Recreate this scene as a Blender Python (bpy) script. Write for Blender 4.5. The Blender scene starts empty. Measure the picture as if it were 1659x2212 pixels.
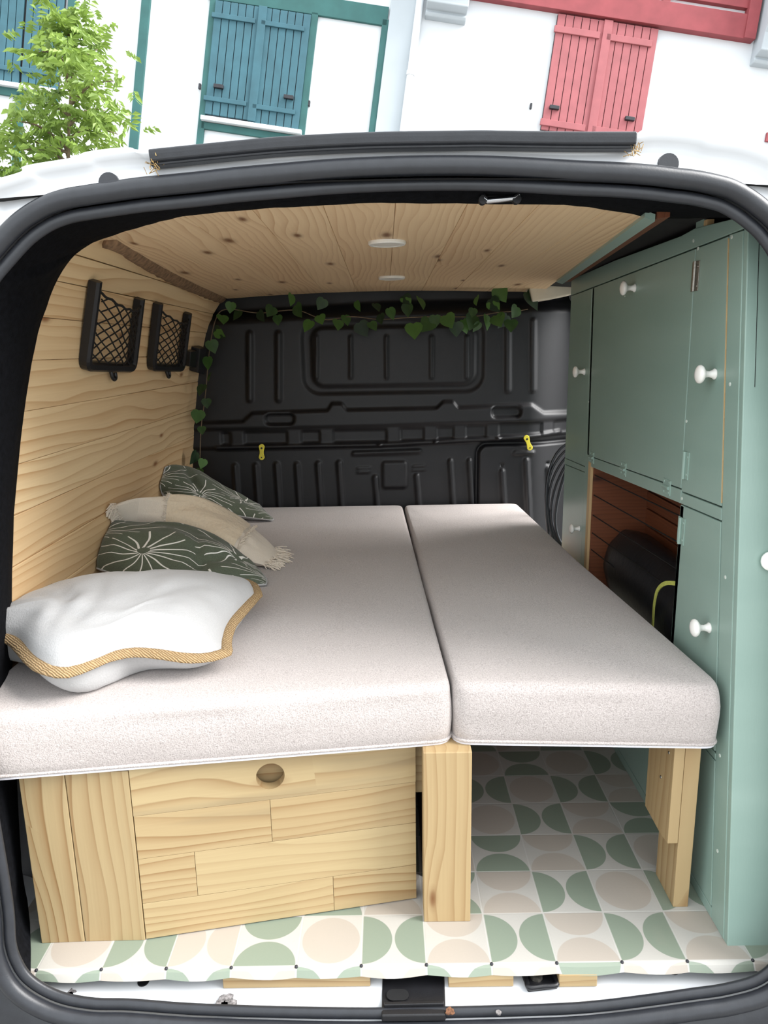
import bpy, bmesh, math, random
import numpy as np
from mathutils import Vector, Matrix, noise

# ------------------------------------------------------------------ camera
W, H = 1659, 2212
F = 1570.4136
PITCH, YAW, ROLL = math.radians(12.567), math.radians(0.207), math.radians(-0.976)
CAM = np.array([0.05, -0.929, 0.922])
def _basis(p, y, r):
    cp, sp = math.cos(p), math.sin(p)
    R0 = np.array([[1, 0, 0], [0, 0, -1], [0, 1, 0]], float)
    Rp = np.array([[1, 0, 0], [0, cp, -sp], [0, sp, cp]])
    Rr = np.array([[math.cos(r), -math.sin(r), 0], [math.sin(r), math.cos(r), 0], [0, 0, 1]])
    Ry = np.array([[math.cos(y), math.sin(y), 0], [-math.sin(y), math.cos(y), 0], [0, 0, 1]])
    return Rr @ Rp @ R0 @ Ry
RM = _basis(PITCH, YAW, ROLL)
scene = bpy.context.scene
COL = scene.collection
cam_data = bpy.data.cameras.new('camera')
cam = bpy.data.objects.new('camera', cam_data)
COL.objects.link(cam)
cam_data.sensor_fit = 'VERTICAL'
cam_data.sensor_height = 36.0
cam_data.lens = 36.0 * F / H
cam_data.clip_start = 0.02
cam_data.clip_end = 200
m = Matrix.Identity(4)
for i in range(3):
    m[i][0] = RM[0][i]; m[i][1] = -RM[1][i]; m[i][2] = -RM[2][i]; m[i][3] = CAM[i]
cam.matrix_world = m
scene.camera = cam

# ------------------------------------------------------------------ world, light, exposure
world = bpy.data.worlds.new('overcast_sky')
scene.world = world
world.use_nodes = True
bg = world.node_tree.nodes['Background']
bg.inputs[0].default_value = (0.92, 0.97, 1.0, 1)
bg.inputs[1].default_value = 0.85
sun_data = bpy.data.lights.new('hazy_sun', 'SUN')          # sun behind thin cloud, high on the right
sun_data.energy = 3.9
sun_data.angle = math.radians(50)
sun_data.color = (1.0, 0.98, 0.96)
sun = bpy.data.objects.new('hazy_sun', sun_data)
COL.objects.link(sun)
sun.location = (6, -4, 8)
sun.rotation_euler = Vector((0.76, -0.01, 0.645)).to_track_quat('Z', 'Y').to_euler()
vs = scene.view_settings
vs.view_transform = 'Standard'
vs.look = 'None'
vs.gamma = 1.0
vs.use_curve_mapping = False
vs.exposure = 1.47

# ------------------------------------------------------------------ helpers
random.seed(7)
def V(*a): return Vector(a)
def ray(px, py): return RM.T @ np.array([(px - W / 2) / F, (py - H / 2) / F, 1.0])
def oz(px, py, z):
    d = ray(px, py); return Vector(CAM + d * (z - CAM[2]) / d[2])
def oy(px, py, y):
    d = ray(px, py); return Vector(CAM + d * (y - CAM[1]) / d[1])
def ox(px, py, x):
    d = ray(px, py); return Vector(CAM + d * (x - CAM[0]) / d[0])
OPK = 0.125
def opl(px, py, off=0.0):                       # the plane of the rear door opening
    d = ray(px, py)
    t = (-0.04 + off + OPK * (CAM[2] + 0.045) - CAM[1]) / (d[1] - OPK * d[2])
    return Vector(CAM + t * d)
def lerp(a, b, t): return a + (b - a) * t
def smooth(a, b, x):
    t = min(1, max(0, (x - a) / (b - a))); return t * t * (3 - 2 * t)
def interp(x, xs, ys): return float(np.interp(x, xs, ys))
def catmull(pts, n, closed=False):
    pts = [Vector(p) for p in pts]; L = len(pts)
    segs = L if closed else L - 1
    out = []
    for s in range(segs):
        p0 = pts[(s - 1) % L] if closed or s > 0 else pts[0]
        p1 = pts[s]; p2 = pts[(s + 1) % L]
        p3 = pts[(s + 2) % L] if closed or s + 2 < L else pts[-1]
        for k in range(n):
            t = k / n
            out.append(0.5 * ((2 * p1) + (p2 - p0) * t + (2 * p0 - 5 * p1 + 4 * p2 - p3) * t * t + (3 * p1 - p0 - 3 * p2 + p3) * t ** 3))
    if not closed: out.append(pts[-1].copy())
    return out
def resample(pts, n):
    pts = [Vector(p) for p in pts]
    d = [0.0]
    for a, b in zip(pts, pts[1:]): d.append(d[-1] + (b - a).length)
    out = []; j = 0
    for k in range(n):
        t = d[-1] * k / (n - 1)
        while j < len(pts) - 2 and d[j + 1] < t: j += 1
        w = (t - d[j]) / max(1e-9, d[j + 1] - d[j])
        out.append(pts[j].lerp(pts[j + 1], min(1, w)))
    return out

class MB:
    def __init__(s): s.v = []; s.f = []
    def add(s, vs, fs):
        o = len(s.v); s.v += [tuple(x) for x in vs]; s.f += [tuple(i + o for i in q) for q in fs]; return s
    def box(s, x0, x1, y0, y1, z0, z1):
        return s.add([(x0, y0, z0), (x1, y0, z0), (x1, y1, z0), (x0, y1, z0), (x0, y0, z1), (x1, y0, z1), (x1, y1, z1), (x0, y1, z1)],
                     [(0, 3, 2, 1), (4, 5, 6, 7), (0, 1, 5, 4), (1, 2, 6, 5), (2, 3, 7, 6), (3, 0, 4, 7)])
    def hexa(s, a, b):                            # two matching quads
        return s.add(list(a) + list(b), [(3, 2, 1, 0), (4, 5, 6, 7), (0, 1, 5, 4), (1, 2, 6, 5), (2, 3, 7, 6), (3, 0, 4, 7)])
    def prism(s, poly, d):
        n = len(poly); d = Vector(d)
        vs = [Vector(p) for p in poly]; vs += [p + d for p in vs]
        fs = [tuple(range(n - 1, -1, -1)), tuple(range(n, 2 * n))] + [(i, (i + 1) % n, n + (i + 1) % n, n + i) for i in range(n)]
        return s.add(vs, fs)
    def sweep(s, path, prof, normal=None, closed=False, scale=None, caps=True):
        path = [Vector(p) for p in path]; n = len(path); k = len(prof); vs = []
        ref = None
        for i, p in enumerate(path):
            a = path[(i - 1) % n] if closed or i > 0 else path[i]
            b = path[(i + 1) % n] if closed or i < n - 1 else path[i]
            t = (b - a)
            if t.length < 1e-9: t = Vector((0, 0, 1))
            t.normalize()
            if normal is not None:
                nn = Vector(normal[i] if isinstance(normal, list) else normal)
            else:
                if ref is None: ref = Vector((0, 0, 1)) if abs(t.z) < .9 else Vector((1, 0, 0))
                nn = ref
            nn = nn - t * nn.dot(t)
            if nn.length < 1e-6: nn = t.orthogonal()
            nn.normalize()
            if normal is None: ref = nn
            sd = t.cross(nn)
            sc = 1 if scale is None else (scale[i] if isinstance(scale, list) else scale)
            vs += [p + sd * (q[0] * sc) + nn * (q[1] * sc) for q in prof]
        fs = []
        for i in range(n if closed else n - 1):
            j = (i + 1) % n
            for q in range(k):
                r = (q + 1) % k
                fs.append((i * k + q, i * k + r, j * k + r, j * k + q))
        if not closed and caps:
            fs += [tuple(range(k - 1, -1, -1)), tuple((n - 1) * k + q for q in range(k))]
        return s.add(vs, fs)
    def tube(s, path, r, n=8, closed=False, scale=None):
        return s.sweep(path, [(r * math.cos(2 * math.pi * q / n), r * math.sin(2 * math.pi * q / n)) for q in range(n)], None, closed, scale)
    def lathe(s, prof, o, ax, n=16):              # prof: (distance along axis, radius)
        o = Vector(o); ax = Vector(ax).normalized(); e1 = ax.orthogonal().normalized(); e2 = ax.cross(e1)
        vs = []; fs = []
        for h, r in prof:
            vs += [o + ax * h + (e1 * math.cos(2 * math.pi * q / n) + e2 * math.sin(2 * math.pi * q / n)) * r for q in range(n)]
        for i in range(len(prof) - 1):
            for q in range(n):
                r = (q + 1) % n; fs.append((i * n + q, i * n + r, (i + 1) * n + r, (i + 1) * n + q))
        fs += [tuple(range(n - 1, -1, -1)), tuple((len(prof) - 1) * n + q for q in range(n))]
        return s.add(vs, fs)
    def grid(s, rows, closed_u=False):
        nu = len(rows[0]); vs = [p for r in rows for p in r]; fs = []
        for i in range(len(rows) - 1):
            for j in range(nu if closed_u else nu - 1):
                k = (j + 1) % nu
                fs.append((i * nu + j, i * nu + k, (i + 1) * nu + k, (i + 1) * nu + j))
        return s.add(vs, fs)
    def build(s, name, mat, parent=None, smooth=False, grain=None, bevel=0, label=None, flip=False, angle=None):
        me = bpy.data.meshes.new(name)
        me.from_pydata(s.v, [], s.f if not flip else [tuple(reversed(q)) for q in s.f])
        if grain is not None:                     # where along / across the board each vertex lies
            at = me.attributes.new('g', 'FLOAT_VECTOR', 'POINT')
            off = (random.uniform(0, 9), random.uniform(0, 9), random.uniform(0, 9))
            vals = []
            for x in s.v:
                w = (x[grain[0]], x[grain[1]], x[grain[2]]) if isinstance(grain, tuple) else grain(x)
                vals += [w[0] + off[0], w[1] + off[1], w[2] + off[2]]
            at.data.foreach_set('vector', vals)
        bm = bmesh.new(); bm.from_mesh(me)
        if not flip: bmesh.ops.recalc_face_normals(bm, faces=bm.faces)
        bm.to_mesh(me); bm.free()
        if smooth: me.polygons.foreach_set('use_smooth', [True] * len(me.polygons))
        me.materials.append(mat)
        o = bpy.data.objects.new(name, me); COL.objects.link(o)
        if parent is not None: o.parent = parent
        if bevel:
            b = o.modifiers.new('bevel', 'BEVEL'); b.width = bevel; b.segments = 2; b.limit_method = 'ANGLE'
            b.angle_limit = math.radians(50)
        if label: o['label'] = label
        return o
def thing(name, label, cat, loc=(0, 0, 0), group=None, kind=None):
    o = bpy.data.objects.new(name, None); COL.objects.link(o)
    o.empty_display_size = 0.05
    o['label'] = label
    if cat: o['category'] = cat
    if group: o['group'] = group
    if kind: o['kind'] = kind
    return o
def tag(o, label, cat=None, group=None, kind=None):
    o['label'] = label
    if cat: o['category'] = cat
    if group: o['group'] = group
    if kind: o['kind'] = kind
    return o
def hide_origin(o): pass

# ------------------------------------------------------------------ materials
def col(r, g, b):
    f = lambda c: (c / 255 / 12.92) if c / 255 <= 0.04045 else ((c / 255 + 0.055) / 1.055) ** 2.4
    return (f(r), f(g), f(b), 1)
class NT:
    def __init__(s, name, rough=0.5, **kw):
        s.m = bpy.data.materials.new(name); s.m.use_nodes = True; s.t = s.m.node_tree
        s.b = s.t.nodes['Principled BSDF']; s.b.inputs['Roughness'].default_value = rough
        for k, v in kw.items(): s.b.inputs[k].default_value = v
    def n(s, typ, ins=None, **props):
        x = s.t.nodes.new(typ)
        for k, v in props.items(): setattr(x, k, v)
        for k, v in (ins or {}).items():
            i = x.inputs[k]
            if isinstance(v, bpy.types.NodeSocket): s.t.links.new(v, i)
            else: i.default_value = v
        return x
    def math(s, op, a, b=0.0, c=0.0): return s.n('ShaderNodeMath', {0: a, 1: b, 2: c}, operation=op).outputs[0]
    def mix(s, fac, a, b, blend='MIX'):
        x = s.n('ShaderNodeMix', {0: fac}, data_type='RGBA', blend_type=blend)
        for k, v in ((6, a), (7, b)):
            if isinstance(v, bpy.types.NodeSocket): s.t.links.new(v, x.inputs[k])
            else: x.inputs[k].default_value = v
        return x.outputs[2]
    def ramp(s, fac, stops):
        x = s.n('ShaderNodeValToRGB', {0: fac}); e = x.color_ramp.elements
        while len(e) < len(stops): e.new(0.5)
        for q, (p, c) in zip(e, stops):
            q.position = p; q.color = c if len(c) == 4 else (*c, 1)
        return x.outputs[0]
    def noise(s, vec, scale, detail=2, rough=0.5, dist=0.0):
        ins = {'Scale': scale, 'Detail': detail, 'Roughness': rough, 'Distortion': dist}
        if vec is not None: ins['Vector'] = vec
        return s.n('ShaderNodeTexNoise', ins).outputs[0]
    def vmul(s, v, k): return s.n('ShaderNodeVectorMath', {0: v, 1: k}, operation='MULTIPLY').outputs[0]
    def obj(s): return s.n('ShaderNodeTexCoord').outputs['Object']
    def color(s, c): s.t.links.new(c, s.b.inputs['Base Color']) if isinstance(c, bpy.types.NodeSocket) else setattr(s.b.inputs['Base Color'], 'default_value', c)
    def bump(s, h, strength=0.3, dist=0.002):
        x = s.n('ShaderNodeBump', {'Strength': strength, 'Distance': dist, 'Height': h}); s.t.links.new(x.outputs[0], s.b.inputs['Normal'])
GREY1 = (1, 1, 1, 1); GREY0 = (0, 0, 0, 1)
def plain(name, c, rough=0.5, var=0.06, scale=30, bump=0.0, bscale=200, **kw):
    k = NT(name, rough, **kw); o = k.obj()
    n = k.noise(o, scale, 3)
    dark = tuple(x * (1 - 2 * var) for x in c[:3]) + (1,); light = tuple(min(1, x * (1 + var)) for x in c[:3]) + (1,)
    k.color(k.ramp(n, [(0.3, dark), (0.7, light)]))
    if bump: k.bump(k.noise(o, bscale, 3), bump, 0.002)
    return k.m
def wood(name, pale, line, knot, freq=20.0, knots=0.6, grey=0.0, rough=0.55, lines=0.8, warp=0.05, toned=0.22):
    k = NT(name, rough)
    g = k.n('ShaderNodeAttribute', attribute_name='g').outputs['Vector']
    low = k.noise(k.vmul(g, (0.9, 4.5, 4.5)), 1.6, 2)
    # knots: sparse cells
    vor = k.n('ShaderNodeTexVoronoi', {'Vector': k.vmul(g, (2.6, 7.5, 0.0)), 'Scale': 1.0, 'Randomness': 1.0}, voronoi_dimensions='2D')
    sep = k.n('ShaderNodeSeparateColor', {0: vor.outputs['Color']})
    pick = k.math('GREATER_THAN', sep.outputs[0], 1 - knots)
    kd = k.math('DIVIDE', vor.outputs['Distance'], k.math('ADD', 0.07, k.math('MULTIPLY', sep.outputs[1], 0.07)))
    near = k.math('MULTIPLY', k.n('ShaderNodeMapRange', {0: kd, 1: 0.4, 2: 3.5, 3: 1.0, 4: 0.0}, clamp=True).outputs[0], pick)
    sp = k.n('ShaderNodeSeparateXYZ', {0: g})
    across = k.math('ADD', sp.outputs[1], k.math('MULTIPLY', k.math('SUBTRACT', low, 0.5), warp))
    across = k.math('ADD', across, k.math('MULTIPLY', near, 0.012))
    cv = k.n('ShaderNodeCombineXYZ', {0: k.math('MULTIPLY', sp.outputs[0], 0.06), 1: across, 2: k.math('MULTIPLY', sp.outputs[2], 0.2)}).outputs[0]
    wave = k.n('ShaderNodeTexWave', {'Vector': cv, 'Scale': freq, 'Distortion': 5.0, 'Detail': 2.0, 'Detail Scale': 0.9, 'Detail Roughness': 0.55}, wave_type='BANDS', bands_direction='Y', wave_profile='SAW').outputs['Fac']
    rg = k.ramp(wave, [(0.0, GREY0), (0.45, (0.12, 0.12, 0.12, 1)), (0.8, (0.55, 0.55, 0.55, 1)), (0.95, GREY1), (1.0, (0.3, 0.3, 0.3, 1))])
    amt = k.math('MULTIPLY', k.n('ShaderNodeMapRange', {0: k.noise(k.vmul(g, (0.7, 7, 3)), 1.3, 2), 1: 0.32, 2: 0.68, 3: 0.25, 4: 1.0}, clamp=True).outputs[0], lines)
    fac = k.math('MULTIPLY', rg, amt)
    c = k.mix(fac, pale, line)
    fib = k.noise(k.vmul(g, (6, 260, 60)), 1.0, 2)
    c = k.mix(k.math('MULTIPLY', fib, 0.22), c, tuple(x * 0.72 for x in line[:3]) + (1,))
    tone = k.noise(k.vmul(g, (0.8, 3.0, 0.5)), 1.0, 1)
    c = k.mix(k.math('MULTIPLY', tone, 0.28), c, tuple(x * 0.86 for x in pale[:3]) + (1,))
    rnd_ = k.n('ShaderNodeObjectInfo').outputs['Random']
    c = k.mix(k.math('MULTIPLY', rnd_, toned), c, tuple(x * y for x, y in zip(line[:3], (1.05, 0.98, 0.9))) + (1,))
    if grey:
        gs = k.n('ShaderNodeMapRange', {0: k.noise(k.vmul(g, (1.6, 16, 3)), 1.0, 3), 1: 0.58, 2: 0.74, 3: 0.0, 4: grey}, clamp=True).outputs[0]
        c = k.mix(gs, c, col(140, 122, 92))
    kr = k.ramp(kd, [(0.0, GREY1), (0.32, (0.75, 0.75, 0.75, 1)), (0.62, (0.22, 0.22, 0.22, 1)), (1.0, GREY0)])
    c = k.mix(k.math('MULTIPLY', kr, pick), c, knot)
    k.color(c)
    k.bump(k.math('ADD', k.math('MULTIPLY', rg, -0.5), k.math('MULTIPLY', fib, 0.5)), 0.22, 0.001)
    return k.m
M = {}
M['wall_wood'] = wood('pine_wall', col(242, 214, 168), col(190, 138, 84), col(140, 88, 48), freq=14, knots=0.35, lines=0.95, warp=0.09)
M['ceil_wood'] = wood('pine_ceiling', col(244, 216, 176), col(196, 150, 106), col(112, 68, 38), freq=22, knots=0.6, lines=0.85, warp=0.09)
M['bed_wood'] = wood('pine_bed', col(184, 164, 124), col(132, 96, 54), col(118, 76, 40), freq=15, knots=0.2, grey=0.9, lines=1.0, warp=0.12)
M['leg_wood'] = wood('pine_leg', col(184, 161, 120), col(136, 100, 58), col(116, 76, 40), freq=17, knots=0.25, lines=0.9, warp=0.07)
M['raw_edge'] = wood('raw_plywood_edge', col(214, 186, 140), col(170, 132, 84), col(120, 80, 50), freq=60, knots=0.0)
M['niche_wood'] = wood('niche_panel', col(128, 74, 46), col(88, 46, 27), col(60, 30, 20), freq=30, knots=0.1, lines=0.8)
M['white_paint'] = plain('van_white_paint', col(208, 210, 213), 0.22, 0.012, 3, **{'Coat Weight': 0.4})
M['rubber'] = plain('black_rubber', col(40, 42, 47), 0.38, 0.08, 60, 0.08, 400)
M['felt'] = plain('black_felt', col(15, 16, 20), 1.0, 0.25, 120, 0.4, 600, **{'Specular IOR Level': 0.1})
M['black_plastic'] = plain('black_plastic', col(24, 24, 27), 0.42, 0.1, 40, 0.1, 500)
M['bulkhead'] = plain('bulkhead_plastic', col(14, 14, 19), 0.48, 0.1, 25, 0.12, 700)
M['dark'] = plain('dark_lining', col(14, 14, 16), 0.9, 0.2, 50)
M['chrome'] = plain('chrome_metal', col(200, 202, 206), 0.22, 0.05, 80, Metallic=1.0)
M['steel'] = plain('worn_steel', col(150, 146, 138), 0.4, 0.15, 200, Metallic=0.9)
M['yellow'] = plain('yellow_plastic', col(228, 214, 70), 0.4, 0.05, 60)
M['white_plastic'] = plain('white_plastic', col(240, 238, 232), 0.35, 0.02, 30)
M['porcelain'] = plain('white_porcelain', col(245, 243, 238), 0.15, 0.015, 30)
M['lens'] = plain('frosted_lens', col(232, 228, 220), 0.5, 0.02, 60)
M['brown_felt'] = plain('brown_wool_strip', col(142, 112, 84), 0.95, 0.22, 90, 0.9, 260)
M['cream'] = plain('cream_panel', col(214, 204, 184), 0.6, 0.05, 20)
M['nylon'] = plain('black_nylon', col(20, 21, 26), 0.45, 0.15, 30, 0.4, 60)
M['cord_yellow'] = plain('yellow_green_strap', col(186, 190, 92), 0.7, 0.1, 300, 0.3, 800)
M['cord_black'] = plain('black_cord', col(16, 15, 16), 0.7, 0.2, 300)
M['rust'] = plain('rusty_chip', col(132, 128, 128), 0.8, 0.35, 220, 0.6, 300)
M['rust_brown'] = plain('rust_brown', col(120, 82, 58), 0.9, 0.3, 300, 0.6, 400)
M['asphalt'] = plain('asphalt', col(128, 126, 122), 0.9, 0.15, 40, 0.5, 150)
M['screw'] = plain('bare_screw_head', col(214, 222, 214), 0.4, 0.1, 200)
M['zip'] = plain('white_zip_tape', col(226, 224, 230), 0.7, 0.05, 300)
M['brass'] = plain('straw_debris', col(170, 140, 90), 0.9, 0.3, 300)

def green_paint(name, c, dark):
    k = NT(name, 0.34); o = k.obj()
    n = k.noise(k.vmul(o, (1, 1, 5)), 2.2, 3); n2 = k.noise(k.vmul(o, (60, 60, 6)), 6, 3)
    b = k.ramp(n, [(0.3, dark), (0.7, c)])
    k.color(k.mix(k.math('MULTIPLY', n2, 0.12), b, tuple(x * 0.8 for x in dark[:3]) + (1,)))
    k.bump(n2, 0.12, 0.001)
    return k.m
M['green'] = green_paint('sage_green_paint', col(148, 172, 162), col(138, 163, 153))

def fabric_mat():
    k = NT('beige_woven_cover', 0.95, **{'Sheen Weight': 0.25}); o = k.obj()
    a = k.noise(k.vmul(o, (1, 1, 1)), 520, 2, 0.6); b = k.noise(k.vmul(o, (1.0, 0.35, 1)), 260, 2)
    c = k.noise(o, 7, 2)
    base = k.ramp(a, [(0.25, col(132, 123, 120)), (0.5, col(176, 167, 164)), (0.75, col(200, 191, 189))])
    base = k.mix(k.math('MULTIPLY', b, 0.4), base, col(196, 188, 184))
    base = k.mix(k.math('MULTIPLY', c, 0.12), base, col(176, 162, 152))
    k.color(base)
    k.bump(k.math('ADD', a, k.math('MULTIPLY', b, 0.6)), 0.5, 0.002)
    return k.m
M['fabric'] = fabric_mat()
def cloth(name, c, scale=380, depth=0.35):
    k = NT(name, 0.95, **{'Sheen Weight': 0.2}); o = k.obj()
    a = k.noise(o, scale, 2); b = k.noise(o, 14, 3)
    k.color(k.mix(k.math('MULTIPLY', b, 0.16), k.ramp(a, [(0.2, tuple(x * 0.9 for x in c[:3]) + (1,)), (0.8, c)]), tuple(x * 0.86 for x in c[:3]) + (1,)))
    k.bump(k.math('ADD', a, k.math('MULTIPLY', b, 3)), depth, 0.002)
    return k.m
M['white_cloth'] = cloth('white_cotton', col(178, 177, 177))
M['cream_cloth'] = cloth('cream_cotton', col(226, 214, 198))
M['cream_knit'] = cloth('cream_knit_band', col(222, 205, 180), 150, 1.0)
def jute_mat():
    k = NT('woven_jute', 0.95); o = k.obj()
    w = k.n('ShaderNodeTexWave', {'Vector': o, 'Scale': 110.0, 'Distortion': 4.0, 'Detail': 2.0}, bands_direction='DIAGONAL').outputs['Fac']
    a = k.noise(o, 300, 3)
    f = k.math('MULTIPLY', w, a)
    k.color(k.ramp(f, [(0.05, col(132, 104, 70)), (0.3, col(172, 145, 106)), (0.7, col(192, 166, 128))]))
    k.bump(f, 0.9, 0.003)
    return k.m
M['jute'] = jute_mat()
def leaf_print():
    k = NT('leaf_print_cotton', 0.9, **{'Sheen Weight': 0.15})
    uv = k.n('ShaderNodeUVMap').outputs[0]
    nz = k.n('ShaderNodeTexNoise', {'Vector': uv, 'Scale': 3.0, 'Detail': 1.0})
    wv = k.n('ShaderNodeVectorMath', {0: uv, 1: k.vmul(nz.outputs['Color'], (0.14, 0.14, 0))}, operation='ADD').outputs[0]
    vor = k.n('ShaderNodeTexVoronoi', {'Vector': wv, 'Scale': 1.75, 'Randomness': 0.9}, voronoi_dimensions='2D')
    loc = k.n('ShaderNodeVectorMath', {0: wv, 1: vor.outputs['Position']}, operation='SUBTRACT').outputs[0]
    sp = k.n('ShaderNodeSeparateXYZ', {0: loc})
    rnd = k.n('ShaderNodeSeparateColor', {0: vor.outputs['Color']}).outputs[0]
    ang = k.math('ARCTAN2', k.math('ADD', sp.outputs[1], 0.02), sp.outputs[0])
    ph = k.math('ADD', k.math('MULTIPLY', ang, 15 / (2 * math.pi)), k.math('MULTIPLY', rnd, 5))
    fr = k.math('ABSOLUTE', k.math('SUBTRACT', k.math('FRACT', ph), 0.5))
    d = vor.outputs['Distance']
    width = k.math('MULTIPLY', fr, k.math('MULTIPLY', d, 1.0))
    line = k.math('LESS_THAN', width, 0.019)
    rim = k.math('GREATER_THAN', d, 0.06)
    edge = k.n('ShaderNodeTexVoronoi', {'Vector': wv, 'Scale': 1.75, 'Randomness': 0.9}, voronoi_dimensions='2D', feature='DISTANCE_TO_EDGE').outputs['Distance']
    inside = k.math('GREATER_THAN', edge, 0.035)
    f = k.math('MULTIPLY', k.math('MULTIPLY', line, rim), inside)
    o = k.obj(); a = k.noise(o, 380, 2)
    green = k.ramp(a, [(0.2, col(76, 84, 70)), (0.8, col(96, 104, 86))])
    k.color(k.mix(f, green, col(236, 234, 228)))
    k.bump(k.math('ADD', a, k.math('MULTIPLY', k.noise(o, 16, 3), 3)), 0.3, 0.002)
    return k.m
M['leaf_print'] = leaf_print()
def vinyl():
    k = NT('printed_vinyl', 0.4)
    uv = k.n('ShaderNodeUVMap').outputs[0]; sp = k.n('ShaderNodeSeparateXYZ', {0: uv})
    tt = k.n('ShaderNodeAttribute', attribute_name='tt').outputs['Fac']; tc = k.n('ShaderNodeAttribute', attribute_name='tc').outputs['Fac']
    u, v = sp.outputs[0], sp.outputs[1]
    isv = k.math('MULTIPLY', k.math('GREATER_THAN', tt, 0.5), k.math('LESS_THAN', tt, 1.5))
    isc = k.math('GREATER_THAN', tt, 1.5)
    a = k.math('ADD', k.math('MULTIPLY', u, k.math('SUBTRACT', 1.0, isv)), k.math('MULTIPLY', v, isv))
    b = k.math('ADD', k.math('MULTIPLY', v, k.math('SUBTRACT', 1.0, isv)), k.math('MULTIPLY', u, isv))
    b2 = k.math('POWER', k.math('SUBTRACT', b, 0.5), 2.0)
    m1 = k.math('MINIMUM', a, k.math('SUBTRACT', 1.0, a))
    dh = k.math('SQRT', k.math('ADD', k.math('POWER', m1, 2.0), b2))
    dc = k.math('ADD', k.math('SQRT', k.math('ADD', k.math('POWER', k.math('SUBTRACT', a, 0.5), 2.0), b2)), 0.02)
    d = k.math('ADD', k.math('MULTIPLY', dh, k.math('SUBTRACT', 1.0, isc)), k.math('MULTIPLY', dc, isc))
    ins = k.n('ShaderNodeMapRange', {0: d, 1: 0.485, 2: 0.475, 3: 0.0, 4: 1.0}, clamp=True).outputs[0]
    o = k.obj(); spk = k.noise(o, 260, 3); cl = k.noise(o, 11, 4)
    shape = k.mix(tc, col(172, 163, 153), col(126, 138, 123))
    c = k.mix(ins, col(182, 179, 173), shape)
    e = k.math('MINIMUM', m1, k.math('MINIMUM', b, k.math('SUBTRACT', 1.0, b)))
    c = k.mix(k.n('ShaderNodeMapRange', {0: e, 1: 0.016, 2: 0.008, 3: 0.0, 4: 0.7}, clamp=True).outputs[0], c, col(194, 192, 187))
    c = k.mix(k.math('MULTIPLY', spk, 0.14), c, col(150, 146, 134))
    c = k.mix(k.n('ShaderNodeMapRange', {0: cl, 1: 0.6, 2: 0.8, 3: 0.0, 4: 0.25}, clamp=True).outputs[0], c, col(156, 149, 136))
    k.color(c)
    k.bump(k.math('ADD', k.math('MULTIPLY', spk, 0.3), k.n('ShaderNodeMapRange', {0: e, 1: 0.0, 2: 0.02, 3: 0.0, 4: 1.0}, clamp=True).outputs[0]), 0.3, 0.001)
    return k.m
M['vinyl'] = vinyl()
M['plaster'] = plain('white_render', col(216, 219, 222), 0.9, 0.015, 1.5, 0.2, 60)
M['plaster_grey'] = plain('corbel_and_shaded_wall', col(180, 187, 192), 0.85, 0.02, 3)  # own grey of the corbels; on the pilaster it paints in shade
M['b_green'] = plain('teal_shutter_paint', col(58, 100, 112), 0.7, 0.08, 6)
M['b_green2'] = plain('teal_beam_paint', col(48, 96, 94), 0.7, 0.08, 6)
M['b_red'] = plain('red_shutter_paint', col(164, 94, 98), 0.7, 0.06, 6)
M['b_red2'] = plain('red_beam_paint', col(146, 66, 71), 0.7, 0.08, 6)
M['iron'] = plain('dark_iron', col(40, 40, 46), 0.5, 0.1, 20)
M['bark'] = plain('young_bark', col(120, 104, 84), 0.9, 0.2, 40, 0.6, 80)
def leaves_mat(name, c1, c2, tr=0.35, ns=9):
    k = NT(name, 0.5)
    r = k.n('ShaderNodeObjectInfo').outputs['Random']; n = k.noise(k.obj(), ns, 2)
    f = k.math('FRACT', k.math('ADD', r, n))
    c = k.ramp(f, [(0.1, c1), (0.9, c2)]); k.color(c)
    k.b.inputs['Transmission Weight'].default_value = 0.0
    t = k.n('ShaderNodeBsdfTranslucent', {'Color': c}); mx = k.n('ShaderNodeMixShader', {0: tr})
    out = k.t.nodes['Material Output']
    k.t.links.new(k.b.outputs[0], mx.inputs[1]); k.t.links.new(t.outputs[0], mx.inputs[2]); k.t.links.new(mx.outputs[0], out.inputs[0])
    return k.m
M['tree_leaf'] = leaves_mat('spring_leaf', col(84, 116, 44), col(140, 164, 76))
M['ivy_leaf'] = leaves_mat('ivy_leaf', col(34, 56, 36), col(86, 126, 60), 0.2, 0.7)
def glass():
    k = NT('window_glass', 0.05)
    t = k.n('ShaderNodeBsdfTransparent', {'Color': (0.9, 0.94, 0.94, 1)}); g = k.n('ShaderNodeBsdfGlossy', {'Roughness': 0.03}); mx = k.n('ShaderNodeMixShader', {0: 0.08})
    k.t.links.new(t.outputs[0], mx.inputs[1]); k.t.links.new(g.outputs[0], mx.inputs[2]); k.t.links.new(mx.outputs[0], k.t.nodes['Material Output'].inputs[0])
    return k.m
M['glass'] = glass()

# ------------------------------------------------------------------ the place outside: ground
gm = MB()
gm.box(-30, 30, -20, 25, -0.9, -0.62)
ground = tag(gm.build('ground', M['asphalt']), 'grey asphalt street under the van', kind='structure')

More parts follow.
